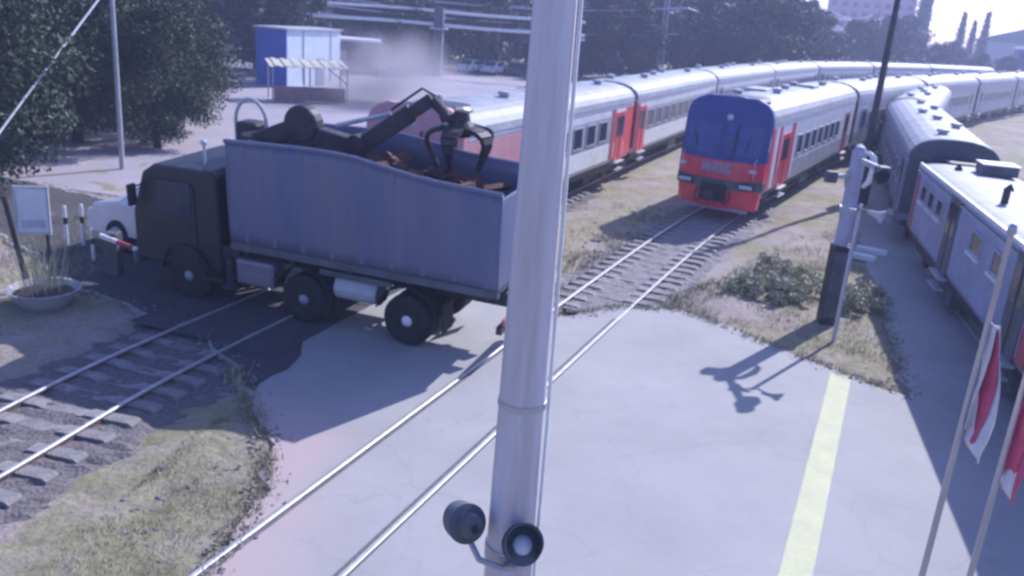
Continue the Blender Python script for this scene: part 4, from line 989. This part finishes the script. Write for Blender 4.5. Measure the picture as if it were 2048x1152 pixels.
ordw = ['first', 'second', 'third', 'fourth', 'fifth', 'sixth', 'seventh', 'eighth', 'ninth', 'tenth', 'eleventh', 'twelfth', 'thirteenth', 'fourteenth', 'fifteenth', 'sixteenth', 'seventeenth', 'eighteenth', 'nineteenth', 'twentieth', 'twenty first', 'twenty second']
for k, (x, y, s_) in enumerate(rows):
    tree('broadleaf_tree', f'{ordw[k]} tree from the left in the row behind the yard', BROAD[k % 4], x, y, s_, k*.9, 'trees behind the yard')
for k in range(14):
    tree('broadleaf_tree', f'{ordw[k]} tree from the left in the rear row behind the yard', BROAD[(k+2) % 4], -58+k*7.6+random.uniform(-1.5, 1.5), 122+random.uniform(-4, 5)+max(0, k-9)*3, random.uniform(1.3, 1.7), k*1.9, 'rear trees behind the yard')
for k in range(13):
    tree('hedge_shrub', f'{ordw[k]} low shrub from the left below the yard trees', BROAD[(k+3) % 4], -44+k*7.2+random.uniform(-1.5, 1.5), 111+random.uniform(-1.5, 3)+max(0, k-9)*3, random.uniform(.42, .55), k*.7, 'shrubs below the yard trees', 'bush', zs=.75)
for k in range(10):
    tree('hedge_shrub', f'{ordw[k]} low shrub from the left along the far side of the curve', BROAD[(k+1) % 4], 26+k*7.6+random.uniform(-1.5, 1.5), 136+k*4+random.uniform(-3, 3), random.uniform(.5, .7), k*.7, 'shrubs along the curve', 'bush', zs=.8)
tree('broadleaf_tree', 'dark round tree beside the smoke in front of the row', BROAD[0], -12.6, 92, .95, 2.2, 'trees behind the yard')
for k in range(14):
    tree('broadleaf_tree', f'{ordw[k]} tree from the left on the far side of the curve', BROAD[(k+1) % 4], 30+k*5.6+random.uniform(-1.5, 1.5), 150+k*3.6+random.uniform(-6, 6), random.uniform(.95, 1.3)*(1.0 if k < 6 else .58 if k > 10 else 1.45 if k not in (9, 10) else .9), k*1.7, 'trees beyond the curve', zs=.95)
for k, (x, y, s_) in enumerate(((96.5, 228, 2.0), (110.5, 236, 1.25), (114, 237, 1.1), (117.5, 238, 1.3))):
    tree('poplar_tree', ['tallest dark poplar against the sky', 'left poplar of the three below the sky', 'middle poplar of the three below the sky', 'right poplar of the three below the sky'][k], POPL[0], x, y, s_, k, 'poplars against the sky')
for k, (x, y, s_, lab) in enumerate(((6.6, 23.1, .85, 'dusty bush leftmost on the grass island'), (7.3, 22.5, .95, 'dusty bush in the middle of the island clump'), (8.0, 23.6, 1.0, 'darker bush behind the island clump'), (7.7, 25.2, .8, 'bush farthest from the paving on the island'),
                                     (9.2, 22.1, .85, 'dusty bush right of the signal post'), (9.9, 23.2, .75, 'bush at the shadow edge right of the signal post'))):
    tree('bush', lab, BUSHM[k % 3], x, y, s_, k*1.1, 'bushes on the grass island', 'bush')

def inside(poly, x, y):
    c_ = False; n_ = len(poly); j = n_-1
    for i in range(n_):
        if (poly[i][1] > y) != (poly[j][1] > y) and x < (poly[j][0]-poly[i][0])*(y-poly[i][1])/(poly[j][1]-poly[i][1])+poly[i][0]: c_ = not c_
        j = i
    return c_
ISL_POLY = [(3.4, 21.2), (4.4, 20.9), (5.7, 19.35), (7.15, 17.7), (8.2, 16.6), (9.1, 19.5), (10.2, 23.2), (11.5, 28), (13, 33), (9.8, 30), (6.5, 25)]
LEFT_POLY = [(-5.6, 6.5), (-3.75, 7), (-3.6, 9), (-3.4, 11), (-3.8, 12.3), (-4.4, 13.4), (-4.8, 13.2), (-5.2, 11), (-5.4, 9)]
MIDG_POLY = [(-2, 22.3), (1.0, 20.2), (3.2, 24.8), (7, 33), (4, 34), (1.5, 29)]
FARL_POLY = [(-14, 18.5), (-9.8, 16.5), (-8.6, 12.2), (-9.5, 8), (-14, 8)]
LEFTB_POLY = [(-20, 25.5), (-12.5, 25.2), (-10.4, 22.4), (-10, 20.2), (-11, 18.4), (-16, 20)]
gv, gf = [], []
for poly, n_, hh in ((ISL_POLY, 3600, .13), (LEFT_POLY, 3200, .09), (MIDG_POLY, 2200, .10), (FARL_POLY, 1800, .12), (LEFTB_POLY, 3500, .2)):
    px = [p[0] for p in poly]; py = [p[1] for p in poly]; c_ = 0
    while c_ < n_:
        x, y = random.uniform(min(px), max(px)), random.uniform(min(py), max(py))
        if not inside(poly, x, y): continue
        if mnoise.noise(Vector((x*.8, y*.8, 2)))+random.uniform(-.25, .25) < -.02:
            c_ += .3; continue
        c_ += 1
        for q in range(3):
            a = random.uniform(0, 6.28); h = hh*random.uniform(.4, 1.4); w_ = .012; lx, ly = math.cos(a)*h*.7, math.sin(a)*h*.7
            ox, oy = x+random.uniform(-.05, .05), y+random.uniform(-.05, .05); o = len(gv)
            gv += [(ox-w_*math.sin(a), oy+w_*math.cos(a), -.14), (ox+w_*math.sin(a), oy-w_*math.cos(a), -.14), (ox+lx, oy+ly, -.08+h)]; gf.append((o, o+1, o+2))
for i in range(2600):
    k = random.randrange(1, 26); a_, b_ = Vector(ROADPOLY[k]), Vector(ROADPOLY[k+1]); p = a_.lerp(b_, random.random())
    if (k < 6 or k > 16) and mnoise.noise(Vector((p.x, p.y, 6))) > -.15:
        for q in range(3):
            a = random.uniform(0, 6.28); h = .10*random.uniform(.4, 1.4); o = len(gv); ox, oy = p.x+random.gauss(0, .10), p.y+random.gauss(0, .10)
            gv += [(ox-.012*math.sin(a), oy+.012*math.cos(a), -.05), (ox+.012*math.sin(a), oy-.012*math.cos(a), -.05), (ox+math.cos(a)*h*.7, oy+math.sin(a)*h*.7, h)]; gf.append((o, o+1, o+2))
me = bpy.data.meshes.new('grass'); me.from_pydata(gv, [], gf); me.materials.append(DRYG)
tag(link('grass', me), 'short dry grass on the island and verges', 'grass', kind='stuff')
# stones and clods on the bare verge and by the rails
sv = MB()
ico = [(-.53, 0, .85), (.53, 0, .85), (-.53, 0, -.85), (.53, 0, -.85), (0, .85, .53), (0, .85, -.53), (0, -.85, .53), (0, -.85, -.53), (.85, .53, 0), (-.85, .53, 0), (.85, -.53, 0), (-.85, -.53, 0)]
icf = [(0, 4, 1), (0, 9, 4), (9, 5, 4), (4, 5, 8), (4, 8, 1), (8, 10, 1), (8, 3, 10), (5, 3, 8), (5, 2, 3), (2, 7, 3), (7, 10, 3), (7, 6, 10), (7, 11, 6), (11, 0, 6), (0, 1, 6), (6, 1, 10), (9, 0, 11), (9, 11, 2), (9, 2, 5), (7, 2, 11)]
for poly, n_, mx_ in ((LEFT_POLY, 200, .055), (ISL_POLY, 120, .04), (MIDG_POLY, 260, .06), (FARL_POLY, 160, .07), (LEFTB_POLY, 150, .08)):
    px = [p[0] for p in poly]; py = [p[1] for p in poly]; c_ = 0
    while c_ < n_:
        x, y = random.uniform(min(px), max(px)), random.uniform(min(py), max(py))
        if not inside(poly, x, y): continue
        c_ += 1; r_ = mx_*random.random()**2+.012; R = Matrix.Rotation(random.uniform(0, 6), 3, 'Z')
        sv.add([R @ Vector((a*r_*random.uniform(.7, 1.3), b*r_*1.3*random.uniform(.7, 1.2), c*r_*.7))+Vector((x, y, -.06)) for a, b, c in ico], icf)
def edge_pts(poly, n_):
    for _ in range(n_):
        i = random.randrange(len(poly)-1); a_, b_ = Vector(poly[i]), Vector(poly[i+1])
        if random.random() > min(1, (b_-a_).length/3): continue
        p = a_.lerp(b_, random.random()); yield p.x+random.gauss(0, .16), p.y+random.gauss(0, .16)
for x, y in edge_pts(ROADPOLY[1:27], 3600):
    r_ = .012+.03*random.random()**2.5; R = Matrix.Rotation(random.uniform(0, 6), 3, 'Z')
    sv.add([R @ Vector((a*r_*random.uniform(.7, 1.3), b*r_*1.3, c*r_*.7))+Vector((x, y, .004)) for a, b, c in ico], icf)
tag(sv.build('gravel', STONE, None, fix=False), 'loose stones scattered over the dirt verges', 'gravel', kind='stuff')
# rough stone bank behind the service railcar
bv = MB()
for k in range(420):
    t_ = random.random(); y = 20+t_*52; x = 15.2+.42*(y-20)+random.uniform(1.5, 6.5)+.02*max(0, y-40)**1.5; r_ = random.uniform(.15, .5)
    bv.add([Vector((a*r_*random.uniform(.7, 1.3), b*r_*random.uniform(.7, 1.3), c*r_*.6))+Vector((x, y, .0)) for a, b, c in ico], icf)
tag(bv.build('rubble_bank', STONE, None, fix=False), 'pale rubble bank behind the service railcar', 'rubble', kind='stuff')

# ================================================================== DUST AND HAZE
def volume(name, me, col, dens, noise=None, label=None, cat=None):
    m = bpy.data.materials.new(name); m.use_nodes = True; nt = m.node_tree; nt.nodes.clear()
    out = nt.nodes.new('ShaderNodeOutputMaterial'); v = nt.nodes.new('ShaderNodeVolumePrincipled')
    v.inputs['Color'].default_value = (*col, 1); v.inputs['Density'].default_value = dens; v.inputs['Anisotropy'].default_value = .2
    nt.links.new(v.outputs[0], out.inputs['Volume'])
    if noise:
        tc = nt.nodes.new('ShaderNodeTexCoord'); n = nt.nodes.new('ShaderNodeTexNoise'); n.inputs['Scale'].default_value = noise; n.inputs['Detail'].default_value = 3
        nt.links.new(tc.outputs['Object'], n.inputs['Vector'])
        ln = nt.nodes.new('ShaderNodeVectorMath'); ln.operation = 'LENGTH'; nt.links.new(tc.outputs['Object'], ln.inputs[0])
        mr = nt.nodes.new('ShaderNodeMapRange'); mr.inputs[1].default_value = .25; mr.inputs[2].default_value = 1; mr.inputs[3].default_value = 1; mr.inputs[4].default_value = 0
        nt.links.new(ln.outputs['Value'], mr.inputs[0])
        n2 = nt.nodes.new('ShaderNodeMapRange'); n2.inputs[1].default_value = .38; n2.inputs[2].default_value = .62; nt.links.new(n.outputs['Fac'], n2.inputs[0])
        mu = nt.nodes.new('ShaderNodeMath'); mu.operation = 'MULTIPLY'; nt.links.new(mr.outputs[0], mu.inputs[0]); nt.links.new(n2.outputs[0], mu.inputs[1])
        m2 = nt.nodes.new('ShaderNodeMath'); m2.operation = 'MULTIPLY'; m2.inputs[1].default_value = dens; nt.links.new(mu.outputs[0], m2.inputs[0]); nt.links.new(m2.outputs[0], v.inputs['Density'])
    me.materials.clear(); me.materials.append(m)
    o = link(name, me); tag(o, label, cat, kind='stuff'); return o
hz = MB().box((0, 0, 0), (1, 1, 1)).mesh('haze', GREYP)
o = volume('haze', hz, (.62, .68, 1.0), 0.0012, label='thin bluish haze over the whole yard', cat='haze')
o.scale = (760, 760, 47); o.location = (40, 200, 21)
dm = MB().lathe([(.01, -1), (.5, -.86), (.87, -.5), (1, 0), (.87, .5), (.5, .86), (.01, 1)], 20).mesh('dust_cloud', GREYP)
o = volume('dust_cloud', dm, (.62, .58, .62), .5, 1.5, label='grey dust cloud drifting between the kiosk and the broad pillar', cat='dust cloud')
o.scale = (6.4, 5, 4.2); o.location = (-9.8, 61, 1.4)
